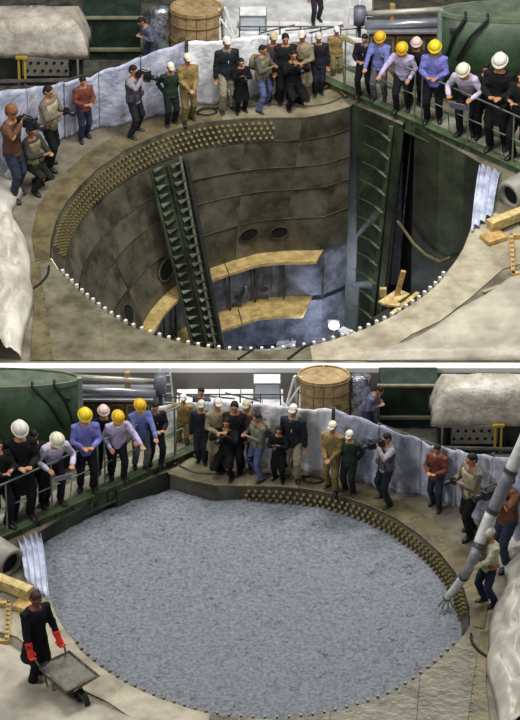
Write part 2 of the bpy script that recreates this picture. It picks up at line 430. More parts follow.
def shelf_planks():
    st = UP; z = -1.6
    t = thing('work_platform', st.G(398, 309, z), 'dark work platform inside open pit near right rim', 'platform')
    P = [st.G(372, 318, z), st.G(408, 296, z), st.G(440, 306, z), st.G(400, 335, z)]
    wchild(MB().prism(P, z-.06, z).build('deck', DARK), t)
    wchild(MB().tube([st.G(388, 316, z-.05), st.G(388, 316, z)+Vector((0, 0, ZB-z))], .04, 6).build('leg', DARK), t)
    wchild(MB().tube([st.G(405, 305, z-.05), st.G(405, 305, z)+Vector((0, 0, ZB-z))], .04, 6).build('leg', DARK), t)
    def plank(p, q, label, s=(.14, .05), dz=.0):
        a, b = Vector(p), Vector(q); d = b-a; M = d.to_track_quat('X', 'Z').to_matrix()
        o = MB().box((0, 0, 0), (d.length, s[0], s[1])).build('timber_plank', WOOD, None, bevel=.006); o.location = (a+b)/2+Vector((0, 0, s[1]/2+dz))
        o.rotation_euler = M.to_euler(); tag(o, label, 'plank', 'planks inside the pit')
    plank(st.G(384, 306, z), st.G(404, 293, z), 'broad pale plank lying on platform inside open pit, back one', (.3, .05))
    plank(st.G(391, 316, z), st.G(418, 294, z), 'narrow pale plank lying along the front of pit platform', (.09, .05))
    plank(st.G(384, 307, z), st.G(400, 309, z), 'short pale plank crossing over other planks in open pit', (.12, .05), .06)
    p = st.G(397, 297, z); a = p; b = p+Vector((.1, .05, .55))
    o = MB().box((0, 0, .28), (.10, .07, .56)).build('timber_post', WOOD2, None, bevel=.006); o.location = p+Vector((0, 0, .05)); o.rotation_euler = (0, R(12), 0)
    tag(o, 'short upright timber post with pale end on pit platform', 'post')
    o = MB().box((0, 0, .09), (.13, .1, .18)).build('timber_block', WOOD, None, bevel=.006); o.location = st.G(383, 296, z); tag(o, 'small pale timber block left of upright post in pit', 'block')
    # hose on the green wall
    pts = [st.G(u, v, zz) for u, v, zz in ((398, 222, -2.2), (404, 230, -2.4), (414, 244, -2.6), (426, 255, -2.7), (440, 262, -2.7), (449, 258, -2.5))]
    tag(MB().tube(pts, .035, 8, True).build('wall_hose', mat('#6b6244', .6, 0, .2, 6), None, True), 'drooping brown hose against the green wall of open pit', 'hose')
    # ladder in the dark recess
    t = thing('access_ladder', st.G(408, 126, ZB), 'narrow steel ladder in dark recess of open pit wall', 'ladder')
    for u in (404, 412):
        p = st.G(u, 127, -.2); wchild(MB().tube([p, p+Vector((-.3, 0, ZB+.2))], .02, 5).build('rail', DARK2), t)
    for k in range(17):
        a, b = st.G(404, 127, -.4), st.G(412, 127, -.4); dv = Vector((-.3*k/17, 0, -k*.29))
        wchild(MB().tube([a+dv, b+dv], .016, 5).build('rung', mat('#8b8a7c', .4, .4, .2, 5)), t)
shelf_planks()
def pit_gear():
    st = UP
    # welding lamp on the pit bottom
    p = st.G(334, 325, -4.5); p = Vector((p.x, p.y, ZB))
    t = thing('work_lamp', p, 'bright white work lamp shining on bottom of open pit', 'lamp')
    M1 = MB().tube([(0, 0, 0), (0, 0, .02)], .14, 10).build('base', DARK2, t)
    MB().tube([(0, 0, .02), (0, 0, .75)], .02, 6).build('pole', DARK2, t)
    MB().ell((0, -.03, .80), (.11, .06, .09), seg=12, rings=6).build('bulb', glow('#eef2ff', 14), t, True)
    MB().box((0, .05, .80), (.26, .04, .22)).build('housing', DARK2, t, bevel=.01)
    l = bpy.data.lights.new('work_lamp_light', 'POINT'); l.energy = 30; l.color = (.82, .88, 1); l.shadow_soft_size = .12
    lo = bpy.data.objects.new('work_lamp_light', l); C.objects.link(lo); lo.parent = t; lo.location = (-.35, -.3, .8)
    p2 = st.G(245, 330, ZB); t2 = thing('chamber_fill_lamp', p2, 'low added fill lamp beside equipment in lower chamber', 'lamp')  # added lamp that brightens the lower chamber
    MB().box((0, 0, .04), (.26, .2, .08)).build('base', DARK2, t2, bevel=.01)
    MB().ell((0, 0, .16), (.08, .08, .1), seg=10, rings=6).build('bulb', glow('#dfe6ff', 6), t2, True)
    l = bpy.data.lights.new('chamber_fill_light', 'POINT'); l.energy = 230; l.color = (.75, .82, 1); l.shadow_soft_size = .15
    lo = bpy.data.objects.new('chamber_fill_light', l); C.objects.link(lo); lo.parent = t2; lo.location = (0, -.1, .5)
    # white boards by the lamp
    for i, (u, v, u2, v2, lb) in enumerate(((341, 330, 366, 342, 'long white board lying beside bright lamp in pit'), (278, 341, 296, 343, 'broad pale board lying flat on pit bottom'))):
        a, b = st.G(u, v, ZB+.3*(i == 0)), st.G(u2, v2, ZB+.3*(i == 0)); d = b-a
        o = MB().box((0, 0, .03), (d.length, .16 if i == 0 else .4, .06)).build('white_board', mat('#d9dbe0', .6, 0, .1, 6), None, bevel=.006)
        o.location = (a+b)/2; o.rotation_euler = (0, 0, math.atan2(d.y, d.x)); tag(o, lb, 'board')
    # pumps on the second ring
    for (u, v, s, lb) in ((256, 296, 1.0, 'dark cylindrical pump with pipes in lower chamber of pit'), (232, 304, .8, 'smaller dark pump left of the other in lower chamber')):
        p = st.G(u, v, Z1-1.10); t = thing('pump', p, lb, 'pump')
        MB().box((0, 0, .05), (.5*s, .26, .1)).build('base', DARK2, t, bevel=.01)
        MB().tube([(-.22*s, 0, .22), (.16*s, 0, .22)], .13*s, 12, True).build('motor', mat('#4c5360', .5, .3, .3, 6), t, True)
        MB().tube([(.14*s, 0, .2), (.3*s, 0, .2), (.36*s, 0, .28), (.36*s, 0, .46)], .05*s, 8).build('pipe', mat('#8f95a0', .4, .4, .2, 6), t, True)
    p = st.G(180, 325, ZB); t = thing('pipe_bundle', p, 'tangle of pale pipes at the bottom left of pit', 'pipes')
    for k in range(6):
        a = Vector((random.uniform(-.7, .2), random.uniform(-.4, .5), random.uniform(.05, .4))); b = a+Vector((random.uniform(.3, .9), random.uniform(-.5, .5), random.uniform(-.05, .5)))
        MB().tube([a, a.lerp(b, .5)+Vector((0, 0, .15)), b], .035, 7, True).build('pipe', mat('#9aa0ab', .35, .4, .2, 6), t, True)
    pts = [(math.cos(x)*(.45+x*.015), math.sin(x)*(.3+x*.012), .03+x*.006) for x in [R(10+i*18) for i in range(58)]]
    o = MB().tube(pts, .02, 6).build('hose_coil', mat('#a9adb8', .5, 0, .2, 6), None, True); o.location = st.G(262, 343, ZB)
    tag(o, 'pale hose coil lying on the pit bottom', 'hose')
pit_gear()

# ------------------------------------------------------------------ concrete fill of the second pit
def fill():
    st = LO; zc = -.30
    pts = [st.G(u, v) for u, v in RIM if (u, v) not in ((403, 125), (405, 121), (353, 104))]; c = st.G(275, 235)
    dense = []
    for i in range(len(pts)):
        a, b = pts[i], pts[(i+1) % len(pts)]; n = max(1, int((b-a).length/.10))
        dense += [a.lerp(b, k/n) for k in range(n)]
    g0, g1 = [Vector((p.x, p.y, 0)) for p in (atz(377, 661, ZLOW+zc), atz(419, 675, ZLOW+zc))]
    nr = 70; mb = MB(); k = len(dense)
    for r in range(nr+1):
        f = max(.004, r/nr)
        for p in dense:
            q = c+(p-c)*(f*.998); q = Vector((q.x, q.y, 0))
            z = .04*noise.noise(q*1.6)+.02*noise.noise(q*5)+.014*noise.noise(q*13)
            ab = g1-g0; tt = max(0, min(1, (q-g0).dot(ab)/ab.dot(ab))); z -= .10*max(0, 1-(q-g0-ab*tt).length/.07)
            mb.v.append(Vector((q.x, q.y, st.z0+zc+z)))
    for r in range(nr):
        for j in range(k):
            a = r*k+j; b = r*k+(j+1) % k; mb.f.append([a, b, b+k, a+k])
    mb.f.append(list(range(k))[::-1])
    m = mat('#6a6f77', .8, 0, .2, 16, .5, 30, hex2='#7d828a', spec=.3, detail=8)
    nt = m.node_tree   # dark noise specks multiplied into the base colour
    b_ = nt.nodes['Principled BSDF']; src = b_.inputs['Base Color'].links[0].from_socket
    tc = nt.nodes.new('ShaderNodeTexCoord'); n1 = nt.nodes.new('ShaderNodeTexNoise'); n1.inputs['Scale'].default_value = 7; n1.inputs['Detail'].default_value = 5
    n1.inputs['Roughness'].default_value = .75
    nt.links.new(tc.outputs['Object'], n1.inputs['Vector'])
    rp_ = nt.nodes.new('ShaderNodeValToRGB'); rp_.color_ramp.elements[0].position = .32; rp_.color_ramp.elements[0].color = (.25, .26, .3, 1); rp_.color_ramp.elements[1].position = .42; rp_.color_ramp.elements[1].color = (1, 1, 1, 1)
    nt.links.new(n1.outputs[0], rp_.inputs[0])
    mx = nt.nodes.new('ShaderNodeMixRGB'); mx.blend_type = 'MULTIPLY'; mx.inputs[0].default_value = 1
    nt.links.new(src, mx.inputs[1]); nt.links.new(rp_.outputs[0], mx.inputs[2]); nt.links.new(mx.outputs[0], b_.inputs['Base Color'])
    o = mb.build('concrete_fill', m, None, True)
    tag(o, 'rough blue-grey concrete surface filling the pit', 'concrete')
    return o
fill()

# ------------------------------------------------------------------ footbridge
def bridge(st):
    g = st.G
    t = thing('footbridge', g(425, 140), 'green steel footbridge with railing crossing the %s' % ('concrete-filled pit' if st.low else 'open dark pit'), 'footbridge')
    zt = .16
    n0, n1 = g(318, 75, zt), g(560, 184, zt)
    dirv = (n1-n0).normalized(); back = Vector((0, .85, 0)) if not st.low else Vector((0, .68, 0))
    def beam(a, b, h, wd, name, m):
        d = b-a; M = d.to_track_quat('X', 'Z').to_matrix()
        return wchild(MB().box((a+b)/2+Vector((0, 0, -h/2)), (d.length, wd, h), M).build(name, m, None, bevel=.01), t)
    Hh = .34
    beam(n0, n1, Hh, .10, 'girder', BRIDGE); beam(n0+back, n1+back, Hh, .10, 'girder', BRIDGE)
    up = Vector((0, 0, .012)); beam(n0+up, n1+up, .04, .2, 'flange', BRIDGE)
    beam(n0-Vector((0, 0, Hh-.03)), n1-Vector((0, 0, Hh-.03)), .04, .2, 'flange', GREEN)
    nP = 9
    for k in range(nP):
        a, b = n0.lerp(n1, k/nP+.002), n0.lerp(n1, (k+1)/nP-.002); z = Vector((0, 0, -.03)); z2 = Vector((0, 0, -.005))
        wchild(MB().loft([[a+z, b+z, b+back+z, a+back+z], [a+z2, b+z2, b+back+z2, a+back+z2]]).build('deck_plate', DECK), t)
    for k in range(14):
        a = n0.lerp(n1, (k+.5)/14); wchild(MB().box(a+Vector((0, -.07, -Hh/2)), (.03, .06, Hh-.06)).build('stiffener', BRIDGE), t)
    h = st.H(420, 118, 71)
    def at(u): # point on the near edge for station pixel column u
        f = (u-318)/(560-318); return n0.lerp(n1, f)
    zz = Vector((0, 0, 1))
    for u in (346, 376, 417, 424, 470, 514, 545):
        wchild(MB().tube([at(u), at(u)+zz*h*(1.0 if u != 376 else .98)], .018, 7).build('rail_post', RAIL), t)
    for a, b in ((338, 417), (424, 545)):
        wchild(MB().tube([at(a)+zz*h, at(b)+zz*h], .019, 7, True).build('top_rail', RAIL, None, True), t)
        wchild(MB().tube([at(a)+zz*h*.5, at(b)+zz*h*.5], .014, 7, True).build('mid_rail', RAIL, None, True), t)
    return n0, n1, back
BR = bridge(UP); BRL = bridge(LO)

# ------------------------------------------------------------------ sheet barrier round the pit
def sheet_barrier(st):
    top = [(-25, 96), (0, 93), (30, 88), (60, 84), (90, 76), (120, 66), (150, 54), (186, 42)]
    base = [(-25, 206), (0, 189), (25, 169), (48, 150), (68, 137), (95, 130), (125, 125), (150, 119), (186, 108)]
    where = 'concrete-filled pit' if st.low else 'open pit'
    def ip(arr, u):
        for a, b in zip(arr[:-1], arr[1:]):
            if a[0] <= u <= b[0]: return a[1]+(b[1]-a[1])*(u-a[0])/(b[0]-a[0])
        return arr[-1][1]
    def run(label, tp, bs, splits, m, seed):
        t = thing('sheet_barrier', st.G((splits[0]+splits[-1])/2, ip(bs, (splits[0]+splits[-1])/2)), label, 'barrier')
        for a, b in zip(splits[:-1], splits[1:]):
            def fn(i, j):
                u = a+(b-a-.6)*i; v = ip(bs, u); p = st.G(u, v); h = st.H(u, v, ip(tp, u))
                wv = .05*math.sin(i*9+seed+a)*(1-.5*j)+.07*noise.noise(Vector((u*.06, j*2.2, seed)))+.03*noise.noise(Vector((u*.2, j*6, seed)))
                return p+Vector((0, wv, max(0.01, h*j+.03*noise.noise(Vector((u*.05, 0, 3)))*(j > .9))))
            wchild(MB().grid(22, 16, fn).build('sheet', m, None, True, solid=.012), t)
        for u in splits:
            p = st.G(u, ip(bs, u)); wchild(MB().tube([p+Vector((0, .06, 0)), p+Vector((0, .06, st.H(u, ip(bs, u), ip(tp, u))))], .025, 6).build('post', DARK2), t)
    run('bluish white plastic sheet barrier curving round the side of the '+where, top, base, [-25, 30, 66, 100, 142, 186], SHEET, 1)
    top2 = [(189, 42), (225, 40), (262, 36), (300, 34), (330, 34), (366, 38)]
    base2 = [(189, 108), (225, 102), (262, 96), (300, 87), (325, 76), (366, 62)]
    run('bright white plastic sheet barrier behind the crowd at far edge of the '+where, top2, base2, [189, 228, 268, 312, 366], SHEETW, 5)
sheet_barrier(UP); sheet_barrier(LO)

# ------------------------------------------------------------------ tarpaulins on the near side
def tarp_near(st):
    where = 'concrete-filled pit' if st.low else 'open pit'
    edge = [(170, 12), (195, 24), (212, 12), (226, 15), (242, 27), (262, 31), (284, 31), (292, 34), (304, 34), (330, 26), (350, 22), (362, 22)]
    if st.low: edge = edge[:-1]+[(375, 22)]
    def eu(v):
        for a, b in zip(edge[:-1], edge[1:]):
            if a[0] <= v <= b[0]: return a[1]+(b[1]-a[1])*(v-a[0])/(b[0]-a[0])
        return edge[-1][1]
    v0, v1 = edge[0][0], edge[-1][0]-1.5
    def fn(i, j):
        v = v0+(v1-v0)*j; e = eu(v); u = e-75*i
        rdg = abs(noise.noise(Vector((u*.045+v*.03, v*.03-u*.02, 11))))
        z = (.62*(1-math.exp(-i*7))-.22*(1-min(1, rdg*4))*min(1, i*5))+.10*noise.noise(Vector((u*.05, v*.045, 2)))*min(1, i*6)+.05*noise.noise(Vector((u*.16, v*.12, 7)))*min(1, i*6)
        p = st.G(u, v-z*18*0); return p+Vector((0, 0, .025+max(0, z)))
    o = MB().grid(30, 46, fn).build('tarpaulin', TARP, None, True, solid=.012)
    tag(o, 'crumpled pale plastic tarpaulin heaped at side of the '+where, 'tarpaulin')
    ed = [(352, 375), (366, 362), (388, 351), (410, 342), (432, 330), (460, 309), (485, 296), (520, 271), (560, 246)]
    vmax = 361.5 if not st.low else 380
    if not st.low: ed = ed[1:]
    ep = [Vector((a, b, 0)) for a, b in ed]
    def fn2(i, j):
        e = seg_lerp(ep, i); u, v = e.x+12*j*0, e.y+(vmax-e.y)*j
        z = .03+.12*min(1, j*5)+.05*noise.noise(Vector((u*.03+v*.02, v*.05, 4)))*min(1, j*8)+.025*noise.noise(Vector((u*.12, v*.1, 9)))*min(1, j*8)
        z *= min(1.0, (vmax-v)/6+.15) if not st.low else 1
        return st.G(u, v)+Vector((0, 0, max(.012, z)))
    o = MB().grid(46, 26, fn2).build('ground_sheet', TARP2, None, True, solid=.01)
    tag(o, 'wrinkled beige ground sheet spread over near corner beside the '+where, 'sheet')
    # hanging plastic at the bridge end
    tp = [Vector((480, 163, 0)), Vector((490, 167, 0)), Vector((503, 173, 0))]
    bs = [Vector((471, 230, 0)), Vector((482, 222, 0)), Vector((494, 212, 0))]
    def fn3(i, j):
        a, b = seg_lerp(tp, i), seg_lerp(bs, i); A = st.G(a.x, a.y, -.08); Bq = st.G(b.x, b.y, .10)
        p = A.lerp(Bq, j); return p+Vector((.02*math.sin(i*24), -.05*math.sin(i*24), .03*math.cos(i*24+1)+.22*math.sin(j*3.14)))
    o = MB().grid(36, 12, fn3).build('hanging_plastic', mat('#9aa3bd', .35, 0, .12, 3, .5, 12, hex2='#c0c6d8'), None, True, solid=.008)
    tag(o, 'bluish pleated plastic hanging from bridge end into the '+where, 'plastic sheet')
    # pipe end, beams, frame
    p = st.G(514, 203); k = -1 if st.low else 1
    t = thing('pipe_stub', p, 'wide grey pipe stub with dark open end beside the '+where, 'pipe')
    a = Vector((-.10*k, -.10, .22)); b = Vector((.5*k, .45, .30))
    d = (b-a).normalized(); s1 = d.orthogonal().normalized(); s2 = d.cross(s1)
    def rg(c, r): return [c+(s1*math.cos(x)+s2*math.sin(x))*r for x in [2*math.pi*q/20 for q in range(20)]]
    MB().loft([rg(b, .30), rg(a, .30), rg(a-d*.02, .26), rg(a, .20), rg(a+d*.35, .20)]).build('pipe_wall', mat('#8b8a80', .5, 0, .2, 4), t, True)
    MB().loft([rg(a+d*.05, .19), rg(a+d*.06, .19)]).build('bore', HOLE, t)
    def timber(u, v, u2, v2, s, name, lb, cat, m=WOOD, dz=.0):
        A, Bq = st.G(u, v), st.G(u2, v2); dd = Bq-A
        o = MB().box((0, 0, s[1]/2+.03+dz), (dd.length, s[0], s[1])).build(name, m, None, bevel=.012); o.location = (A+Bq)/2
        o.rotation_euler = (0, 0, math.atan2(dd.y, dd.x)); tag(o, lb+' beside the '+where, cat)
    timber(489, 236, 540, 216, (.20, .20), 'timber_beam', 'thick yellow timber beam', 'beam', WOOD, .10)
    timber(484, 244, 503, 238, (.34, .10), 'timber_block', 'short timber block under the beam', 'block', WOOD2)
    t = thing('wooden_formwork', st.G(520, 262), 'pale wooden frame with studded edge lying beside the '+where, 'frame')
    cs = [(511, 240), (513, 278), (548, 278), (548, 240)]
    for i in range(4):
        A, Bq = st.G(*cs[i]), st.G(*cs[(i+1) % 4]); dd = Bq-A
        o = MB().box((A+Bq)/2+Vector((0, 0, .08)), (dd.length+.06, .07, .10), dd.to_track_quat('X', 'Z').to_matrix()).build('frame_bar', WOOD2); wchild(o, t)
    me = MB().ell((0, 0, 0), (.03, .03, .03), seg=6, rings=4).mesh('stud')
    for q in range(9):
        o = obj('stud', me, BOLT); o.location = st.G(511+q*.25, 240+q*4.6)+Vector((0, 0, .14)); wchild(o, t)
    o = MB().box((0, 0, .045), (.38, .07, .03)).build('metal_clip', mat('#b5a783', .4, .3, .1, 5)); o.location = st.G(491, 291)
    o.rotation_euler = (0, 0, R(35)*k); tag(o, 'small metal strip lying on the pale rim of the '+where, 'strip')
tarp_near(UP); tarp_near(LO)
def cable(st, pts, r, label, m=BLACK):
    P = [st.G(u, v)+Vector((0, 0, .03+r+(q[0] if q else 0))) for u, v, *q in pts]
    # smooth
    out = []
    for i in range(len(P)-1):
        p0, p1, p2, p3 = P[max(i-1, 0)], P[i], P[i+1], P[min(i+2, len(P)-1)]
        for k in range(6):
            t = k/6; out.append(.5*((2*p1)+(p2-p0)*t+(2*p0-5*p1+4*p2-p3)*t*t+(3*p1-p0-3*p2+p3)*t*t*t))
    out.append(P[-1])
    o = MB().tube(out, r, 6).build('cable', m, None, True); tag(o, label, 'cable')
for st, wh in ((UP, 'open pit'), (LO, 'concrete-filled pit')):
    cable(st, [(26, 295), (34, 290), (42, 284), (48, 276), (49, 268)], .022, 'black cable curling onto rim plate from tarpaulin beside the '+wh)
    cable(st, [(196, 114), (204, 110), (214, 111), (216, 115), (206, 117), (197, 115), (205, 111), (222, 110)], .018, 'dark cable loop on floor behind two capped men by the '+wh)
    cable(st, [(235, 110), (260, 107), (285, 106), (300, 108), (325, 106), (342, 99)], .016, 'long thin cable along far plate of the '+wh, DARK2)
    cable(st, [(322, 92), (330, 88), (338, 92), (346, 99)], .03, 'thick brown cable end at corner beside bridge of the '+wh, mat('#6a5136', .6, 0, .2, 5))
cable(UP, [(238, 361), (246, 356), (252, 352), (256, 349)], .02, 'short black cable over front rim left of the other')
cable(UP, [(288, 361), (296, 355), (304, 349), (312, 346)], .022, 'short black cable over front rim nearest the lamp')

# ------------------------------------------------------------------ machinery behind the barrier (built once, repeated at second pit)
X = lambda p: p/48.0
Z = lambda p: p/42.0
Y = lambda p: p/23.0
def bgthing(name, u, v, label, cat, dv=0, label2=None):
    t = thing(name, UP.G(u, v), label+' behind the open pit', cat); CLONES.append((t, u, v, (label2 or label)+' behind the concrete-filled pit', dv)); return t
def covered_machine():
    t = bgthing('covered_machine', 42, 84, 'machine under pale brown tarpaulin', 'machine')
    # tarp: loft of profile rings from bottom hem to the top
    def ring(x0, x1, y0, y1, z, amp, sd):
        pts = []
        for k in range(40):
            a = k/40*4; s = int(a); f = a-s
            c = [(x0, y0), (x1, y0), (x1, y1), (x0, y1)]
            p = Vector((c[s][0]*(1-f)+c[(s+1) % 4][0]*f, c[s][1]*(1-f)+c[(s+1) % 4][1]*f, z))
            n_ = noise.noise(Vector((p.x*3, p.y*3, z*2+sd)))
            pts.append(p+Vector((n_*amp, n_*amp, amp*noise.noise(Vector((p.x*2.2, p.y*2, sd+5))))))
        return pts
    x0, x1 = X(-72), X(47)
    mb = MB(); mb.loft([ring(x0, x1, -.05, .95, .62, .06, 1), ring(x0, x1-.02, -.02, .95, .8, .06, 1.5), ring(x0, x1-.12, .03, .92, 1.10, .07, 2), ring(x0, x1-.25, .10, .9, 1.32, .06, 3), ring(x0+.2, x1-.4, .28, .75, 1.40, .05, 4)])
    mb.build('tarpaulin', mat('#9c9484', .42, 0, .15, 2.5, .6, 7, hex2='#bab5aa', spec=.5), t, True)
    MB().box((X(-15), .45, .33), (X(110), .7, .6)).build('body', DARK, t, bevel=.02)
    pl = MB().box((X(4), -.02, .42), (X(46), .05, .42)).build('perforated_plate', mat('#77756b', .5, .2, .2, 5), t, bevel=.01)
    me = MB().tube([(0, -.04, 0), (0, -.03, 0)], .035, 10).mesh('hole')
    for r_ in range(2):
        for k in range(6):
            o = obj('hole', me, HOLE, pl); o.location = (X(-14)+k*.16+r_*.08, -.02, .34+r_*.18)
    for x in (-22, -16):
        MB().box((X(x), -.06, .33), (.05, .06, .66)).build('yellow_bracket', YEL, t, bevel=.006)
    MB().box((X(-19), -.08, .66), (.24, .08, .05)).build('yellow_bracket', YEL, t)
    MB().box((X(36), -.04, .30), (.04, .05, .6)).build('strut', mat('#8b897e', .5, .2, .2, 5), t)
    MB().tube([(X(-60), -.1, .1), (X(50), -.1, .16)], .05, 8).build('pipe', DARK2, t)
covered_machine()
def green_cabinet():
    t = bgthing('green_cabinet', 112, 62, 'dark green steel bin with cream rim', 'bin')
    wd = X(58); h = 1.02
    MB().box((0, .45, h/2), (wd, .8, h)).build('body', mat('#18251d', .5, 0, .3, 3, .1, 8, hex2='#223329'), t, bevel=.02)
    cr = mat('#77745e', .6, 0, .2, 4)
    MB().box((0, .03, .28), (wd+.08, .08, .07)).build('rim_bar', cr, t, bevel=.008)
    for s in (-1, 1): MB().box((s*(wd/2+.02), .03, .66), (.06, .08, .78)).build('rim_bar', cr, t, bevel=.008)
    MB().box((0, .03, h), (wd+.08, .08, .05)).build('rim_bar', cr, t, bevel=.008)
    MB().box((-wd*.38, .02, .62), (.12, .04, .4)).build('latch_plate', GREEN, t)
green_cabinet()
def girders():
    for (u0, v0, u1, v1, h, lb) in ((62, 98, 176, 62, .34, 'upper long dark steel girder lying'), (84, 102, 186, 70, .16, 'lower long dark steel girder lying')):
        c = ((u0+u1)/2, (v0+v1)/2); a, b = UP.G(u0, v0), UP.G(u1, v1); d = b-a
        t = bgthing('steel_girder', c[0], c[1], lb, 'girder'); t.rotation_euler = (0, 0, math.atan2(d.y, d.x))
        L = d.length
        MB().box((0, 0, h/2), (L, .04, h)).build('web', DARK2, t); MB().box((0, 0, h-.015), (L, .2, .03)).build('flange', DARK2, t); MB().box((0, 0, .015), (L, .2, .03)).build('flange', DARK2, t)
girders()
def wooden_drum():
    t = bgthing('wooden_drum', 197, 62, 'large round wooden drum of staves with hoops', 'drum')
    r, h = X(26), 1.30; ry = .42
    n = 16
    wd = mat('#917b56', .7, 0, .18, 5, .25, 18, hex2='#a68e68')
    me = None
    for k in range(n):
        a0, a1 = 2*math.pi*k/n+.012, 2*math.pi*(k+1)/n-.012
        am = (a0+a1)/2
        pr = [(r*.93, a0), (r, a0), (r*1.0, am), (r, a1), (r*.93, a1)]
        P = [(q*math.cos(a), q*math.sin(a)*ry/r) for q, a in pr]
        MB().prism(P, 0, h).build('stave', wd, t)
    for z in (.25, .62, .98, 1.24):
        MB().tube([(r*1.01*math.cos(x), ry*1.01*math.sin(x), z) for x in [2*math.pi*q/40 for q in range(41)]], .022, 5).build('hoop', mat('#7a633d', .6, 0, .2, 5), t, True)
    MB().prism([(r*.94*math.cos(x), ry*.94*math.sin(x)) for x in [2*math.pi*q/30 for q in range(30)]], h-.08, h-.03).build('lid', wd, t)
    MB().box((-r*.55, -ry*.86, .74), (.14, .04, .09)).build('tag_plate', mat('#5c4a2e', .6, 0, .1, 5), t)
wooden_drum()
def white_platform():
    t = bgthing('white_platform', 290, 66, 'low white steel platform with thin railing', 'platform')
    wd = X(106)
    wm = mat('#d5d6d8', .5, 0, .12, 3, .3, 8, hex2='#e9e9ea')
    for k in range(5):
        x0 = -wd/2+k*wd/5
        MB().box((x0+wd/10, .38, .62), (wd/5-.015, .72, .06)).build('deck_plate', wm, t, bevel=.006)
    for x in (-wd/2+.1, 0, wd/2-.1):
        for y in (.08, .68): MB().box((x, y, .30), (.06, .06, .6)).build('leg', DARK2, t)
    for k in range(6):
        x = -wd/2+.06+k*(wd-.12)/5; MB().tube([(x, .04, .64), (x, .04, .90)], .014, 6).build('rail_post', DARK2, t)
    MB().tube([(-wd/2, .04, .90), (wd/2, .04, .90)], .018, 6).build('rail', DARK2, t)
    for k in range(4):
        a = -wd/2+.5+k*.5; MB().tube([(a, .2+.1*(k % 2), .67), (a+.7, .55-.12*(k % 2), .67)], .014, 6).build('rod', DARK2, t)
    t = bgthing('glass_case', 253, 62, 'small steel framed glass case with pale lid', 'case', label2='little steel framed glass case with pale lid')
    fm = mat('#8c9296', .35, .4, .15, 5)
    b = .66
    for x in (-X(13), X(13)):
        for y in (.15, .5): MB().box((x, y, b+.17), (.03, .03, .34)).build('frame_post', fm, t)
    for z in (b+.02, b+.34):
        MB().box((0, .15, z), (X(27), .03, .03)).build('frame_bar', fm, t); MB().box((0, .5, z), (X(27), .03, .03)).build('frame_bar', fm, t)
    MB().box((0, .16, b+.18), (X(25), .01, .30)).build('pane', mat('#b9c3cc', .12, 0, .1, 4, spec=.7), t)
    MB().box((0, .32, b+.36), (X(26), .38, .02)).build('lid', wm2, t) if False else MB().box((0, .32, b+.36), (X(26), .38, .02)).build('lid', wm, t)
    t = bgthing('white_trestle', 226, 70, 'white painted angled trestle of thin bars', 'trestle')
    for (a, c) in (((-.10, 0, 0), (-.14, .2, 1.32)), ((.34, 0, 0), (.0, .2, 1.32)), ((-.12, .02, .5), (.25, .04, .8)), ((.2, .1, .6), (-.1, .16, 1.1)), ((-.1, .4, 0), (-.02, .25, 1.32))):
        MB().tube([a, c], .026, 6).build('bar', wm, t)
white_platform()
def silver_wrapped():
    t = bgthing('foil_bundle', 160, 66, 'crumpled silver foil wrapped bundle', 'bundle')
    mb = MB(); rr = []
    for j in range(14):
        z = j/13*1.25; ring = []
        for k in range(20):
            a = 2*math.pi*k/20; r = .22*(1-.25*abs(j/13-.4))*(1+.35*noise.noise(Vector((math.cos(a)*2.2, math.sin(a)*2.2, z*3.2))))
            ring.append((r*math.cos(a)*1.1, r*math.sin(a)*.8+.2, z))
        rr.append(ring)
    mb.loft(rr).build('wrap', mat('#787e88', .25, .7, .35, 7, .6, 16, hex2='#c3c8d0'), t, True)
silver_wrapped()
def oval_tank():
    t = bgthing('green_tank', 527, 96, 'big dark green oval tank', 'tank')
    rx, ry, h = X(88), .42, 2.02
    def rg(k, z): return [(rx*k*math.cos(x), ry*k*math.sin(x), z) for x in [2*math.pi*q/48 for q in range(48)]]
    MB().loft([rg(1, 0), rg(1, h-.1)]).build('shell', mat('#233421', .45, 0, .25, 2, .1, 8, hex2='#304430'), t, True)
    MB().loft([rg(1.015, h-.12), rg(1.015, h-.02), rg(.97, h-.02), rg(.97, h-.12)]).build('top_rim', mat('#6d7a66', .5, 0, .2, 5), t)
    MB().loft([rg(.97, h-.1), rg(.97, h-.06)]).build('lid', mat('#55604f', .6, 0, .3, 3), t)
    MB().tube([(-rx*.99, -.05, h), (-rx*.995, -.06, .4)], .06, 8).build('corner_pipe', mat('#7f8f86', .5, 0, .2, 5), t)
    for q, (x0, x1) in enumerate(((-.72, -.92), (-.48, -.80))):
        y0 = -ry*math.sqrt(1-x0*x0)-.03; y1 = -ry*math.sqrt(1-x1*x1)-.06
        MB().tube([(rx*x0, y0+.1, h+.02), (rx*x0, y0, h-.05), (rx*(x0+x1)/2-.05, (y0+y1)/2-.04, h-.45), (rx*x1, y1, h-1.0)], .03, 7, True).build('hanging_cable', BLACK, t, True)
    MB().box((-rx*.86, -ry*.6, h-.38), (.12, .1, .1)).build('valve', DARK, t, bevel=.01)
oval_tank()
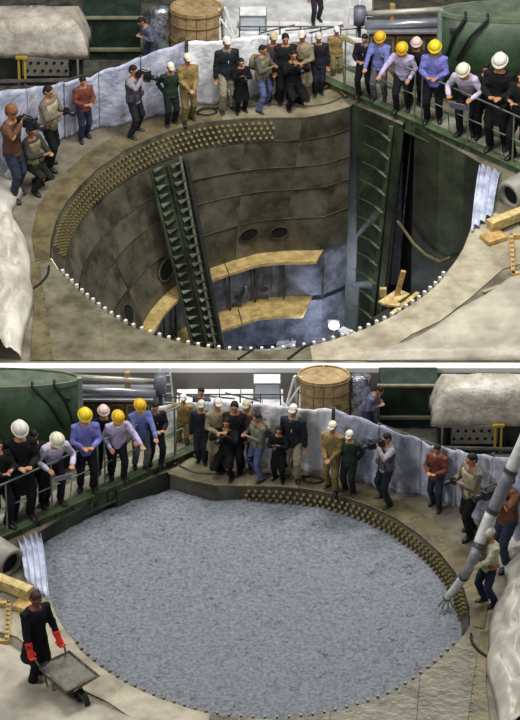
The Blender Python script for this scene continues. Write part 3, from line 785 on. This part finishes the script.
def cabin():
    t = bgthing('site_cabin', 408, 66, 'brown framed cabin with silver roof pipe', 'cabin')
    wd = X(78)
    MB().box((0, .35, .38), (wd, .5, .76)).build('body', mat('#4d4234', .6, 0, .25, 5), t, bevel=.01)
    for k in range(3):
        x = -wd/2+wd/6+k*wd/3
        f = MB(); 
        fr = MB().box((x, .09, .45), (wd/3-.04, .04, .42)).build('window', mat('#8d6e4c', .6, 0, .15, 5), t)
        MB().box((x, .06, .45), (wd/3-.14, .03, .30)).build('pane', mat('#3b4347', .15, 0, .3, 3, spec=.7), fr)
    MB().box((0, .3, .79), (wd+.1, .66, .06)).build('roof', mat('#8f9096', .4, .3, .15, 4), t, bevel=.01)
    MB().tube([(-wd/2-.1, .12, .88), (wd/2+.1, .12, .98)], .085, 12).build('roof_pipe', mat('#a7abb5', .3, .6, .15, 4), t, True)
    MB().tube([(-wd/2-.1, .45, .98), (wd/2+.1, .45, 1.10)], .06, 10).build('roof_pipe', mat('#b5b3a5', .4, .3, .15, 4), t, True)
    MB().tube([(-wd*.2, .5, .8), (-wd*.2, .5, 1.18)], .06, 8).build('vent', mat('#b0915c', .5, .1, .15, 4), t)
    t = bgthing('white_ladder', 349, 58, 'short white metal ladder', 'ladder')
    wm = mat('#d5d6d8', .5, 0, .12, 3, .3, 8, hex2='#e9e9ea')
    for x in (-.1, .1): MB().tube([(x, 0, 0), (x+.12, .25, 1.22)], .018, 6).build('rail', wm, t)
    for k in range(6): f = (k+.6)/6.4; MB().tube([(-.1+.12*f, .25*f, 1.22*f), (.1+.12*f, .25*f, 1.22*f)], .014, 6).build('rung', wm, t)
    t = bgthing('lamp_post', 359, 58, 'dark post with grey drum shaped head', 'post')
    MB().tube([(0, 0, 0), (0, 0, 1.0)], .035, 8).build('pole', DARK2, t); MB().tube([(0, 0, .8), (0, 0, 1.18)], .13, 12).build('head', mat('#6f7480', .5, .2, .2, 5), t, True)
cabin()
for (t, u, v, lb, dv) in CLONES: rep(t, u, v, lb, dv=dv)

# ------------------------------------------------------------------ people
def cloth(h): return mat(h, .85, 0, .22, 9, .35, 22, spec=.2)
def skin(h='#a87a5c'): return mat(h, .55, 0, .08, 12, spec=.35)
SCR = bpy.data.scenes.new('scratch')
def bake(mb, name, voxel, m, smooth_it=3, dec=None, wr=0.0):
    me = mb.mesh('raw'); o = bpy.data.objects.new('raw', me); SCR.collection.objects.link(o)
    r = o.modifiers.new('r', 'REMESH'); r.mode = 'VOXEL'; r.voxel_size = voxel
    if smooth_it:
        sm = o.modifiers.new('s', 'SMOOTH'); sm.factor = .5; sm.iterations = smooth_it
    if dec:
        d = o.modifiers.new('d', 'DECIMATE'); d.ratio = dec
    vl = SCR.view_layers[0]; vl.update(); dg = vl.depsgraph
    me2 = bpy.data.meshes.new_from_object(o.evaluated_get(dg)); me2.name = name
    bpy.data.objects.remove(o); bpy.data.meshes.remove(me)
    if wr:
        cn = [(v.co.copy(), v.normal.copy()) for v in me2.vertices]; flat = []
        for q, nr_ in cn:
            n_ = noise.noise(Vector((q.x*9, q.y*9, q.z*14)))+.6*noise.noise(Vector((q.x*20, q.y*20, q.z*26)))
            flat += list(q+nr_*(wr*n_))
        me2.vertices.foreach_set('co', flat); me2.update()
    for p in me2.polygons: p.use_smooth = True
    me2.materials.clear(); me2.materials.append(m)
    return me2
def ik(a, t, l1, l2, hint):
    d = t-a; L = d.length
    if L > (l1+l2)*.995: d = d*((l1+l2)*.995/L); L = d.length; t = a+d
    x = (l1*l1-l2*l2+L*L)/(2*L); h = math.sqrt(max(0, l1*l1-x*x)); dn = d/L
    hp = hint-dn*hint.dot(dn); hp = hp.normalized() if hp.length > 1e-5 else dn.orthogonal().normalized()
    return a+dn*x+hp*h, t
HANDCACHE = {}
def person(label, top, legs, head='hair', pose='stand', vest=None, coat=False, lean=0.0, yawhead=0, nod=12, skin_h='#a9795a', hat='#e9e6dc', crouch=0.0, stance=.11, shirt=None, hands=None, gloves=None, shoes='#1b1b1d', seed=0, hair='#15120f'):
    """builds in local space: feet at the origin, facing -y, about 1.75 tall"""
    rnd = random.Random(seed)
    hz = .93-crouch; lean_r = R(lean)
    hip = Vector((0, .0+.12*math.sin(lean_r)+crouch*.25, hz)); sp = Vector((0, -math.sin(lean_r), math.cos(lean_r))); fwd = Vector((0, -math.cos(lean_r), -math.sin(lean_r)))
    lat = Vector((1, 0, 0))
    neck = hip+sp*.53
    prof = [(-.07, .13, .095), (.0, .165, .115), (.10, .155, .11), (.18, .145, .105), (.30, .165, .12), (.40, .185, .12), (.46, .165, .10), (.50, .11, .08), (.54, .065, .065)]
    def torso(mb, grow, s0=-.07, s1=.54, flare=0.0):
        rings = []
        for s_, a, b in prof:
            if s_ < s0-.001 or s_ > s1+.001: continue
            rings.append([hip+sp*s_+lat*(a+grow)*math.cos(t)+fwd*(b+grow)*math.sin(t) for t in [2*math.pi*q/18 for q in range(18)]])
        if s0 < -.08:
            ex = []
            for k in range(4):
                s_ = s0+(-.08-s0)*k/4; f = 1-k/4
                ex.append([hip+Vector((0, 0, 1))*s_+lat*(.165+grow+flare*f)*math.cos(t)+fwd*(.115+grow+flare*f)*math.sin(t) for t in [2*math.pi*q/18 for q in range(18)]])
            rings = ex+rings
        mb.loft(rings)
    # limbs
    S = {}
    for sd in (-1, 1):
        sh = hip+sp*.455+lat*.175*sd
        S[sd] = sh
    D = {'stand': [(-.25, -.03, .82), (.25, -.03, .82)],
         'clasp': [(-.06, -.27, .98), (.06, -.28, .97)],
         'hold': [(-.10, -.30, 1.12), (.10, -.30, 1.12)],
         'face': [(-.10, -.27, 1.50), (.09, -.30, 1.47)],
         'chest': [(-.09, -.30, 1.25), (.10, -.30, 1.22)],
         'point': [(-.40, -.46, 1.08), (.20, -.22, .95)],
         'reach': [(.22, -.10, .90), (.62, -.22, 1.18)],
         'rail': [(-.24, -.42, 1.02), (.22, -.42, 1.02)],
         'behind': [(-.16, .12, .92), (.16, .12, .92)],
         'hip': [(-.23, -.06, .97), (.26, -.1, .84)],
         'barrow': [(-.27, -.26, .80), (.27, -.26, .80)],
         'hose': [(-.04, -.46, 1.00), (.12, -.42, 1.08)]}
    hd = hands or D[pose]
    dz = -crouch if not hands else 0
    arms = {}
    for sd, tgt in ((-1, hd[0]), (1, hd[1])):
        t = Vector(tgt)+Vector((0, 0, dz))
        if pose == 'reach' and sd == -1: t = Vector((-.24, -.05, .84))
        e, wst = ik(S[sd], t, .29, .26, Vector((sd*.6, .5, -.6)))
        arms[sd] = (S[sd], e, wst)
    lg = {}
    for sd in (-1, 1):
        hj = hip+lat*.09*sd+Vector((0, 0, -.03)); an = Vector((stance*sd, .02+(.10*sd*rnd.uniform(.2, 1) if not crouch else .12*sd), .085))
        k_, an = ik(hj, an, .44, .43, Vector((.12*sd, -1, 0)))
        lg[sd] = (hj, k_, an)
    # ---- body: one continuous surface
    mb = MB(); torso(mb, 0)
    hdir = (sp*.5+Vector((0, 0, 1))*.5).normalized()
    hc = neck+hdir*.155+Vector((0, -.02-.05*math.sin(lean_r), 0))
    Mh = Matrix.Rotation(R(yawhead), 3, 'Z') @ Matrix.Rotation(R(nod+lean*.35), 3, 'X')
    mb.tube([neck-sp*.06, neck+(hc-neck)*.6], [.062, .056], 10, True)
    def hp(x, y, z): return hc+Mh @ Vector((x, y, z))
    mb.ell(hc, (.076, .095, .115), Mh, 14, 10)
    mb.ell(hp(0, -.035, -.055), (.056, .056, .062), Mh, 12, 8)       # jaw
    mb.tube([hp(0, -.088, .02), hp(0, -.112, -.022)], [.012, .018], 8, True)  # nose
    mb.tube([hp(-.04, -.082, .03), hp(.04, -.082, .03)], .015, 8, True)       # brow
    mb.tube([hp(-.022, -.09, -.055), hp(.022, -.09, -.055)], .011, 8, True)   # lips
    for sd in (-1, 1): mb.ell(hp(sd*.078, .012, 0), (.014, .024, .034), Mh, 8, 6)
    for sd in (-1, 1):
        a, e, w_ = arms[sd]
        mb.tube([a, a.lerp(e, .5), e], [.052, .048, .040], 10, True); mb.tube([e, e.lerp(w_, .35), w_], [.040, .041, .028], 10, True)
        d = (w_-e).normalized(); side = lat*(-sd)
        inn = (side-d*side.dot(d)).normalized(); nrm = d.cross(inn)
        if nrm.y > 0 and abs(d.y) < .7: nrm = -nrm
        p0 = w_+d*.045
        for q in (-1, 0, 1): mb.tube([w_+d*.005+inn*q*.012, w_+d*.09+inn*q*.026], [.019, .017], 8, True)
        ln = [.060, .074, .070, .052]
        for q in range(4):
            b0 = w_+d*.085+inn*(.033-.022*q); l = ln[q]
            m1 = b0+d*l*.5; m2 = m1+(d*.75+nrm*.65)*l*.32; m3 = m2+(d*.35+nrm*.95)*l*.3
            mb.tube([b0-d*.02, m1, m2, m3], [.0125, .0115, .0105, .0095], 7, True)
        t0 = w_+d*.03+inn*.024; mb.tube([t0, t0+inn*.028+d*.022, t0+inn*.036+d*.052+nrm*.012, t0+inn*.028+d*.076+nrm*.022], [.016, .014, .012, .011], 7, True)
        hj, k_, an = lg[sd]
        mb.tube([hj, hj.lerp(k_, .5), k_], [.082, .072, .054], 10, True); mb.tube([k_, k_.lerp(an, .3), an], [.052, .055, .036], 10, True)
        mb.tube([an+Vector((0, .03, -.04)), an+Vector((.02*sd, -.13, -.055))], [.036, .026], 8, True)
    me = bake(mb, 'person', .0125, skin(skin_h), 1, None)
    root = obj('person', me, None); tag(root, label, 'person')
    # ---- clothing
    jb = MB(); torso(jb, .024, -.42 if coat else (-.07 if not coat else 0), .50, .06 if coat else 0)
    if not coat: jb.loft([[hip+sp*s_+lat*(.192)*math.cos(t)+fwd*(.142)*math.sin(t) for t in [2*math.pi*q/18 for q in range(18)]] for s_ in (-.12, -.02, .08)])
    for sd in (-1, 1):
        a, e, w_ = arms[sd]
        jb.tube([a+lat*(-sd)*.05, a+lat*.01*sd, a.lerp(e, .5), e, e.lerp(w_, .45), w_-(w_-e)*.02], [.075, .083, .070, .062, .056, .049], 12, True)
    obj('jacket' if vest is None else 'shirt', bake(jb, 'jacket', .019, cloth(top), 3, None, .010), None, root)
    tb = MB()
    tb.loft([[hip+sp*s_+lat*a*math.cos(t)+fwd*b*math.sin(t) for t in [2*math.pi*q/18 for q in range(18)]] for s_, a, b in ((-.13, .11, .10), (-.05, .175, .125), (.06, .176, .126))])
    for sd in (-1, 1):
        hj, k_, an = lg[sd]
        tb.tube([hj+Vector((0, 0, .02)), hj.lerp(k_, .45), k_, k_.lerp(an, .5), an+Vector((0, .01, -.01))], [.108, .096, .080, .074, .070], 12, False)
    obj('trousers', bake(tb, 'trousers', .019, cloth(legs), 3, None, .010), None, root)
    if vest:
        vb = MB(); torso(vb, .042, -.07, .46); obj('vest', bake(vb, 'vest', .025, cloth(vest), 2, None, .008), None, root)
        for sd in (-1, 1):
            p = hip+sp*.10+lat*.10*sd+fwd*.165; MB().box(p, (.11, .035, .12), Matrix.Rotation(lean_r, 3, 'X')).build('pocket', cloth(vest), root, bevel=.01)
    if shirt:
        c_ = MB(); c_.loft([[neck-sp*(.03-.0*k)+lat*.075*math.cos(t)+fwd*.078*math.sin(t)+sp*.05*k for t in [2*math.pi*q/14 for q in range(14)]] for k in (0, 1)], caps=False)
        c_.add([neck+fwd*.10-sp*.04+lat*.05, neck+fwd*.10-sp*.04-lat*.05, hip+sp*.25+fwd*.150], [(0, 1, 2)])
        c_.build('collar', cloth(shirt), root, solid=.01)
    sm = mat(shoes, .45, 0, .2, 8)
    for sd in (-1, 1):
        an = lg[sd][2]; sb = MB()
        c0 = Vector((an.x, an.y, 0)); tw = Matrix.Rotation(R(12*sd), 3, 'Z')
        rr = [[c0+tw @ Vector((w_*math.cos(t), y, max(0.0, h+hh*math.sin(t)))) for t in [2*math.pi*q/12 for q in range(12)]] for y, w_, h, hh in ((.085, .022, .05, .045), (.06, .04, .05, .052), (-.02, .045, .05, .06), (-.10, .050, .04, .045), (-.165, .042, .03, .032), (-.195, .018, .02, .02))]
        sb.loft(rr).build('shoe', sm, root, True)
        for sx in (-1, 1): pass
    for sd in (-1, 1): MB().ell(hp(sd*.031, -.089, .012), (.012, .007, .008), Mh, 8, 5).build('eye', mat('#1c1512', .3, 0, .05, 5), root, True)
    if gloves:
        for sd in (-1, 1):
            a, e, w_ = arms[sd]; d = (w_-e).normalized(); inn = lat*(-sd); inn = (inn-d*inn.dot(d)).normalized(); nrm = d.cross(inn)
            if nrm.y > 0: nrm = -nrm
            gb = MB(); gb.tube([w_-d*.09, w_+d*.0, w_+d*.09], [.062, .048, .05], 10, True)
            for q in range(4):
                b0 = w_+d*.08+inn*(.039-.026*q); gb.tube([b0-d*.02, b0+d*.04, b0+d*.06+nrm*.03, b0+d*.055+nrm*.06], [.019, .018, .017, .016], 8, True)
            gb.tube([w_+d*.03+inn*.02, w_+d*.05+inn*.06, w_+d*.09+inn*.065+nrm*.02], [.021, .019, .016], 8, True)
            obj('glove', bake(gb, 'glove', .010, cloth(gloves), 1), None, root)
    # ---- hair and hats
    hb = MB(); hb.ell(hp(0, .012, .022), (.086, .099, .103), Mh, 16, 8, z0=-.05); hb.ell(hp(0, .045, -.02), (.080, .070, .09), Mh, 14, 8)
    if head in ('hair', 'cap', 'hardhat', 'beanie'): obj('hair', bake(hb, 'hair', .018, mat(hair, .7, 0, .25, 14, .3, 40), 2), None, root)
    def dome(r, z0, k=.02):
        return r
    if head == 'hardhat':
        hm = mat(hat, .35, 0, .05, 5, spec=.5)
        sh_ = MB(); sh_.ell(hp(0, .008, .05), (.118, .138, .112), Mh, 20, 8, z0=0.0); s_o = sh_.build('hard_hat', hm, root, True)
        br = MB(); rings = []
        for zz, k, kk in ((.048, 1.0, 1.0), (.040, 1.16, 1.13), (.032, 1.15, 1.12), (.040, .98, .98)):
            rings.append([hp(.118*k*math.cos(t), .008+.138*(kk+(.16 if math.sin(t) < -.2 and k > 1.1 else 0)*(-math.sin(t)))*math.sin(t), zz-(.014 if math.sin(t) < -.3 and k > 1.1 else 0)) for t in [2*math.pi*q/24 for q in range(24)]])
        br.loft(rings, caps=False).build('brim', hm, s_o, True)
        MB().tube([hp(0, -.128+.0, .075), hp(0, -.09, .132), hp(0, .0, .164), hp(0, .10, .135), hp(0, .138, .08)], .013, 7, True).build('ridge', hm, s_o, True)
    if head == 'cap':
        hm = cloth(hat)
        s_o = MB().ell(hp(0, .014, .052), (.093, .108, .092), Mh, 18, 8, z0=0.12).build('cap', hm, root, True)
        MB().loft([[hp(.075*math.cos(t)*k, -.075+(-.075*k)*math.sin(t), .070-.006*math.sin(t)*k+zz) for t in [math.pi*q/10 for q in range(11)]] for k, zz in ((1, 0), (1, .012))]).build('peak', hm, s_o, True)
    if head == 'beanie':
        MB().ell(hp(0, .01, .03), (.10, .115, .115), Mh, 18, 8, z0=-.15).build('knit_cap', cloth(hat), root, True)
    root['_'] = 0; del root['_']
    root_info[root.name] = dict(hc=hc, Mh=Mh, arms=arms, hip=hip, sp=sp, fwd=fwd)
    return root
root_info = {}
PEOPLE = []     # (root, u, v, z, held items)
def put(root, u, v, hpx, yaw, z=0.0, bridge_=False, low_label=None, low=True, only_low=False):
    held = []
    s = UP.H(u, v, v-hpx)/1.79
    root.scale = (s, s, s); root.rotation_euler = (0, 0, R(yaw))
    root.location = UP.G(u, v, z)
    if low and low_label:
        s2 = LO.H(u, v, v-hpx)/1.79
        c = dup(root, LO.G(u, v, z), (-s2, s2, s2), low_label)
        PEOPLE.append((root, c))
        return root, c
    return root, None
def MW(o): return Matrix.LocRotScale(o.location, o.rotation_euler, o.scale)

def camera_things(kind):
    """local space: lens pointing -y, origin at the grip"""
    t = bpy.data.objects.new('video_camera' if kind == 'video' else 'still_camera', None); C.objects.link(t); t.empty_display_size = .1
    bm_ = mat('#1a1a1c', .4, 0, .2, 8)
    if kind == 'video':
        MB().box((0, .05, .03), (.11, .36, .16)).build('body', bm_, t, bevel=.015)
        MB().tube([(0, -.12, .04), (0, -.30, .04)], [.05, .062], 12).build('lens', mat('#2a2a2e', .25, .2, .1, 5), t, True)
        MB().tube([(0, -.08, .11), (0, -.06, .17), (0, .12, .17), (0, .14, .11)], .014, 6).build('handle', bm_, t)
        MB().tube([(.07, -.05, .08), (.14, -.05, .08)], .028, 8).build('viewfinder', bm_, t)
    else:
        MB().box((0, 0, 0), (.15, .07, .10)).build('body', bm_, t, bevel=.012)
        MB().box((0, 0, .06), (.06, .06, .04)).build('prism_hump', bm_, t, bevel=.008)
        MB().tube([(0, -.03, 0), (0, -.10, 0), (0, -.19, 0)], [.042, .042, .05], 12).build('lens', mat('#2a2a2e', .25, .2, .1, 5), t, True)
    return t
def hold(pair, kind, off, label, low_label, yaw=0, pitch=0):
    a, b = pair
    inf = root_info[a.name]; w_ = (inf['arms'][-1][2]+inf['arms'][1][2])/2
    M = Matrix.Translation(w_+Vector(off)) @ Matrix.Rotation(R(yaw), 4, 'Z') @ Matrix.Rotation(R(pitch), 4, 'X')
    t = camera_things(kind); t.matrix_world = MW(a) @ M; tag(t, label, 'camera')
    if b:
        c = dup(t, (0, 0, 0), (1, 1, 1), low_label); c.matrix_world = MW(b) @ M

OP, FP = ' by the open pit', ' by the concrete-filled pit'
def both(desc): return desc+OP, desc+FP
def mk(desc, u, v, hpx, yaw, z=0.0, low=True, **k):
    a, b = both(desc)
    p = person(a, seed=int(u*7+v), **k)
    return put(p, u, v, hpx, yaw, z, low_label=b if low else None, low=low)

NAVY, BLK, JEAN = '#20242e', '#1a1a1c', '#3c4a66'
p1 = mk('person in rusty brown plaid jacket and jeans', 14, 197, 94, 55, top='#5f4132', legs='#2c3342', pose='face', head='beanie', hat='#7a5038')
hold(p1, 'video', (0, -.10, .0), 'video camera held by person in rusty plaid jacket'+OP, 'video camera held by person in rusty plaid jacket'+FP)
p2 = mk('crouching person in khaki vest and dark trousers', 36, 189, 82, 50, low=False, top='#3a3a36', legs='#23241f', vest='#7c7656', pose='chest', crouch=.36, stance=.15)
p3 = mk('photographer in cream vest and black trousers', 50, 167, 84, 60, top='#6c655c', vest='#a79c7c', legs='#1b1b1e', pose='chest')
hold(p3, 'still', (0, -.08, .05), 'still camera in hands of photographer in cream vest'+OP, 'still camera in hands of photographer in cream vest'+FP)
p4 = mk('person in red plaid shirt and dark jeans with hands folded', 84, 139, 65, 25, top='#6e3f34', legs='#2c3345', pose='hold', nod=25)
p5 = mk('cameraman in grey vest and dark trousers filming', 134, 135, 72, 60, top='#8b8790', vest='#57565c', legs='#23252b', pose='face', stance=.18)
hold(p5, 'video', (0.02, -.02, .03), 'shoulder video camera of cameraman in grey vest'+OP, 'shoulder video camera of cameraman in grey vest'+FP)
p6 = mk('man in dark green jacket and white cap with bowed head', 171, 125, 64, 20, top='#26352b', legs='#1e211f', pose='behind', head='cap', hat='#d3ccb8', nod=26)
p7 = mk('man in khaki coverall and white cap next to green jacket', 188, 122, 70, 20, top='#86734a', legs='#7c6a43', pose='clasp', head='cap', hat='#d3ccb8', nod=18)
p8 = mk('tall man in navy sweater and khaki trousers', 227, 111, 76, 15, top='#22262c', legs='#8f8872', pose='stand', head='cap', hat='#cbc7bd', shirt='#b8b6b4')
p9 = mk('short photographer all in black beside tall navy sweater man', 241, 113, 57, 15, top='#141416', legs='#141416', pose='face', coat=True, hands=[(-.09, -.3, 1.3), (.09, -.3, 1.27)])
hold(p9, 'still', (0, -.07, .03), 'camera of short photographer all in black'+OP, 'camera of short photographer all in black'+FP)
p10 = mk('person in olive vest and blue jeans stepping sideways', 262, 109, 66, 55, top='#5d5d58', vest='#7f7c5f', legs='#59618a', pose='chest', stance=.22)
p11 = mk('man in brown jacket and pale cap half hidden in crowd', 273, 102, 71, 15, top='#4a3a34', legs='#222226', pose='stand', head='cap', hat='#b3a78a')
p12 = mk('dark-haired man in black jacket in middle of crowd', 285, 103, 72, 10, top='#1f2023', legs='#1c1d22', pose='stand')
p13 = mk('man in beige coat and white cap among photographers', 302, 101, 72, -15, top='#857d65', legs='#6e6750', pose='hold', coat=True, head='cap', hat='#c9c4b7')
p14 = mk('crouching photographer in black', 294, 107, 72, 20, top='#151516', legs='#17181a', pose='face', crouch=.34, stance=.16)
hold(p14, 'still', (0, -.07, .0), 'camera of crouching photographer in black'+OP, 'camera of crouching photographer in black'+FP)
p15 = mk('man in navy suit and pale cap near bridge', 318, 95, 64, 5, top='#22262f', legs='#20242c', pose='stand', head='cap', hat='#b9b5aa', stance=.07)
p16 = mk('man in khaki uniform stretching arm to rail', 336, 80, 55, 10, top='#9a8256', legs='#8c8058', pose='reach', head='cap', hat='#d6d3cb')
zb = .16
b1 = mk('man in black suit at far end of footbridge', 364, 96, 64, -20, zb, top='#1d1e24', legs='#1b1c22', pose='hold', shirt='#8a8fa6', nod=20)
b2 = mk('man in blue shirt, grey jeans and yellow hard hat', 379, 100, 69, -15, zb, top='#6a73ac', legs='#5d6064', pose='rail', head='hardhat', hat='#d8ab25', nod=30)
b3 = mk('man in lilac shirt and yellow hard hat pointing', 402, 111, 72, -15, zb, top='#b4a8c8', legs='#1d1d22', pose='point', head='hardhat', hat='#dcb224', nod=35, lean=12)
b4 = mk('man in black jacket and pinkish hard hat', 415, 105, 68, -10, zb, top='#1a1a1d', legs='#1a1a1d', pose='stand', head='hardhat', hat='#d9bdb4')
b5 = mk('man in violet shirt and bright yellow hard hat', 433, 121, 81, -10, zb, top='#6f70b4', legs='#1c1c22', pose='hold', head='hardhat', hat='#e0c62a', nod=22)
b6 = mk('man in lilac shirt and white hard hat bending', 466, 134, 83, -20, zb, top='#b7afc6', legs='#202127', pose='rail', head='hardhat', hat='#d8d2bd', lean=34, nod=18)
b7 = mk('person in long black coat and white hard hat', 497, 148, 95, -15, zb, top='#17171a', legs='#151518', pose='hold', head='hardhat', hat='#d9d5ca', coat=True, nod=22)
b8 = mk('dark clad bareheaded person partly behind white hard hats', 484, 136, 76, -10, zb, top='#1d1c1b', legs='#19191c', pose='stand', nod=25)
b9 = mk('dark clad person with raised hand at footbridge end', 520, 158, 90, -35, zb, top='#191919', legs='#17171a', pose='chest', head='hair')
w1 = mk('worker in grey-blue jacket bending over behind barrier', 152, 72, 62, -60, top='#5d6078', legs='#3c3f52', pose='hold', lean=30, nod=30)
w2 = mk('worker in dark trousers standing on white platform', 316, 55, 54, 20, top='#4d4a50', legs='#2c2a33', pose='stand')
w2[0].location = UP.G(316, 22, .66)
w2[1].location = LO.G(318, 72); w2[1]['label'] = 'worker in grey top between sheet barrier and white platform'+FP

# backpack
bp = thing('backpack', (0, 0, 0), 'khaki backpack worn by person in olive vest'+OP, 'backpack')
MB().ell((0, 0, .0), (.16, .10, .21), seg=14, rings=8).build('bag', cloth('#77735a'), bp, True)
MB().ell((0, .07, -.06), (.11, .05, .09), seg=12, rings=6).build('front_pocket', cloth('#8d8868'), bp, True)
for sx in (-1, 1): MB().tube([(sx*.08, -.05, .17), (sx*.10, -.2, .20), (sx*.10, -.3, .05)], .014, 6).build('strap', cloth('#4a4838'), bp)
Mb = Matrix.Translation((0, .23, 1.2))
bp.matrix_world = MW(p10[0]) @ Mb
bp2 = dup(bp, (0, 0, 0), (1, 1, 1), 'khaki backpack worn by person in olive vest'+FP); bp2.matrix_world = MW(p10[1]) @ Mb
# paper held on the bridge
pp = MB().add([(-.16, -.02, 0), (.16, -.02, 0), (.16, -.16, .20), (-.16, -.16, .20)], [(0, 1, 2, 3)]).build('paper_sheet', mat('#9a93a5', .7, 0, .15, 6), None, solid=.006)
tag(pp, 'grey paper sheet held by bending man in lilac shirt'+OP, 'paper')
Mb = Matrix.Translation((0, -.52, .82)); pp.matrix_world = MW(b6[0]) @ Mb
pq = dup(pp, (0, 0, 0), (1, 1, 1), 'grey paper sheet held by bending man in lilac shirt'+FP); pq.matrix_world = MW(b6[1]) @ Mb

# ------------------------------------------------------------------ worker with concrete hose, man with wheelbarrow (second pit only)
def low_put(root, px, py, hpx, yaw):
    u, v = 520-px, py-368; s = LO.H(u, v, v-hpx)/1.79
    root.scale = (s, s, s); root.rotation_euler = (0, 0, R(yaw)); root.location = LO.G(u, v)
hw = person('worker in pale vest, knit cap and dark blue trousers guiding concrete hose', '#b9b8a0', '#272c40', head='beanie', hat='#c9c7bb', pose='hose', vest='#a7a887', nod=25, stance=.10, seed=3)
low_put(hw, 488, 604, 78, -58)
bpy.context.view_layer.update()
HW = MW(hw) @ ((root_info[hw.name]['arms'][-1][2]+root_info[hw.name]['arms'][1][2])/2+Vector((0, -.06, .0)))
MB().loft([[Vector((.20*math.cos(t), .155*math.sin(t), .93+k*.07)) for t in [2*math.pi*q/18 for q in range(18)]] for k in (0, 1)], caps=False).build('belt', cloth('#a5543a'), hw, True, solid=.012)
def lowpt(px, py, z): return atz(px, py, ZLOW+z)
tp_ = lowpt(447, 598, -.10)
ctrl = [tp_, tp_.lerp(HW, .5)+Vector((0, 0, -.04)), HW, lowpt(486, 526, 1.6), lowpt(504, 486, 2.3), lowpt(522, 446, 3.0), lowpt(545, 395, 3.9), lowpt(600, 300, 5.6)]
def smooth_path(P, n=6):
    out = []
    for i in range(len(P)-1):
        p0, p1, p2, p3 = P[max(i-1, 0)], P[i], P[i+1], P[min(i+2, len(P)-1)]
        for k in range(n):
            t = k/n; out.append(.5*((2*p1)+(p2-p0)*t+(2*p0-5*p1+4*p2-p3)*t*t+(3*p1-p0-3*p2+p3)*t*t*t))
    return out+[P[-1]]
sm = smooth_path(ctrl)
hose = thing('concrete_hose', lowpt(449, 596, -.25), 'thick pale concrete pump hose slanting down onto grey fill', 'hose')
cuts = [0, 9, 15, 20, 26, 33, len(sm)-1]
HC = [mat('#cfd0cf', .5, 0, .15, 8, .3, 20), mat('#7f8088', .5, 0, .2, 8, .3, 20)]
for i in range(len(cuts)-1):
    seg = sm[cuts[i]:cuts[i+1]+1]
    wchild(MB().tube(seg, [.062+.05*min(1, (cuts[i]+k)/22) for k in range(len(seg))], 12).build('hose_section', HC[i % 2], None, True), hose)
    wchild(MB().tube([seg[0], seg[0].lerp(seg[1], .6)], .074+.05*min(1, cuts[i]/22), 12).build('coupling', DARK2), hose)
tip = sm[0]
for k in range(4):
    a = R(200+k*38); q = tip+Vector((math.cos(a)*.16, math.sin(a)*.12-.05, -.10))
    wchild(MB().tube([tip, tip.lerp(q, .5)+Vector((0, 0, .03)), q], .018, 6, True).build('frayed_end', mat('#6c6c60', .7, 0, .2, 8), None, True), hose)
wm_ = person('man in black clothes with red gloves pushing the wheelbarrow', '#17181f', '#15161b', head='hair', pose='barrow', gloves='#d2382c', nod=14, lean=4, coat=True, seed=11, hair='#3a211c', skin_h='#7d4f43')
low_put(wm_, 37, 684, 96, 38)
wb = thing('wheelbarrow', LO.G(520-73, 700-368), 'grey steel wheelbarrow filled with wet concrete beside filled pit', 'wheelbarrow', rz=R(38))
s = wm_.scale[0]*.8; wb.scale = (s, s, s)
gm = mat('#5d5c50', .5, .2, .25, 6, .2, 14, hex2='#75746a')
def rc(x, y0, y1, z): return [(-x, y0, z), (x, y0, z), (x, y1, z), (-x, y1, z)]
tray = MB(); tray.loft([rc(.22, -.10, .42, .34), rc(.36, -.34, .60, .60), rc(.38, -.36, .62, .60), rc(.24, -.12, .44, .32)], caps=False); tray.add(rc(.22, -.10, .42, .34), [(0, 1, 2, 3)])
tray.build('tray', gm, wb)
MB().tube([(-.37, -.35, .6), (.37, -.35, .6), (.37, .61, .6), (-.37, .61, .6), (-.37, -.35, .6)], .02, 6).build('tray_rim', gm, wb)
GR = {}
for sx in (-1, 1):
    _a, _e, _w = root_info[wm_.name]['arms'][sx]
    GR[sx] = MW(wb).inverted() @ (MW(wm_) @ (_w+(_w-_e).normalized()*.09+Vector((0, -.02, 0))))
for sx in (-1, 1):
    MB().tube([(sx*.09, -.28, .20), (sx*.20, .1, .31), (sx*.28, .6, .50), GR[sx]-Vector((0, .12, .03)), GR[sx]+Vector((0, .08, .02))], .02, 7, True).build('handle', gm, wb, True)
    MB().tube([(sx*.24, .30, .36), (sx*.25, .26, .02), (sx*.25, .42, .02), (sx*.27, .52, .46)], .018, 6).build('leg', gm, wb)
wh = MB(); wh.loft([[Vector((xx, -.30+r_*math.cos(t), .20+r_*math.sin(t))) for t in [2*math.pi*q/24 for q in range(24)]] for xx, r_ in ((-.03, .12), (-.055, .17), (-.035, .20), (.035, .20), (.055, .17), (.03, .12))], caps=False)
wo = wh.build('wheel', mat('#232322', .7, 0, .2, 8), wb, True)
MB().tube([(-.03, -.30, .20), (.03, -.30, .20)], .12, 16).build('hub', gm, wo); MB().tube([(-.11, -.30, .20), (.11, -.30, .20)], .015, 6).build('axle', DARK2, wo)
ld = MB().grid(16, 18, lambda i, j: (-.335+.67*i, -.30+.87*j, .565+.03*noise.noise(Vector((i*4, j*4, 1)))+.05*math.sin(i*3.14)*math.sin(j*3.14))).build('concrete_load', mat('#74736a', .85, 0, .2, 9, .6, 25), None, True, solid=.03)
ld.location = wb.location; ld.rotation_euler = wb.rotation_euler; ld.scale = wb.scale
tag(ld, 'heap of wet grey concrete in the wheelbarrow tray', 'concrete')

bpy.data.scenes.remove(SCR)
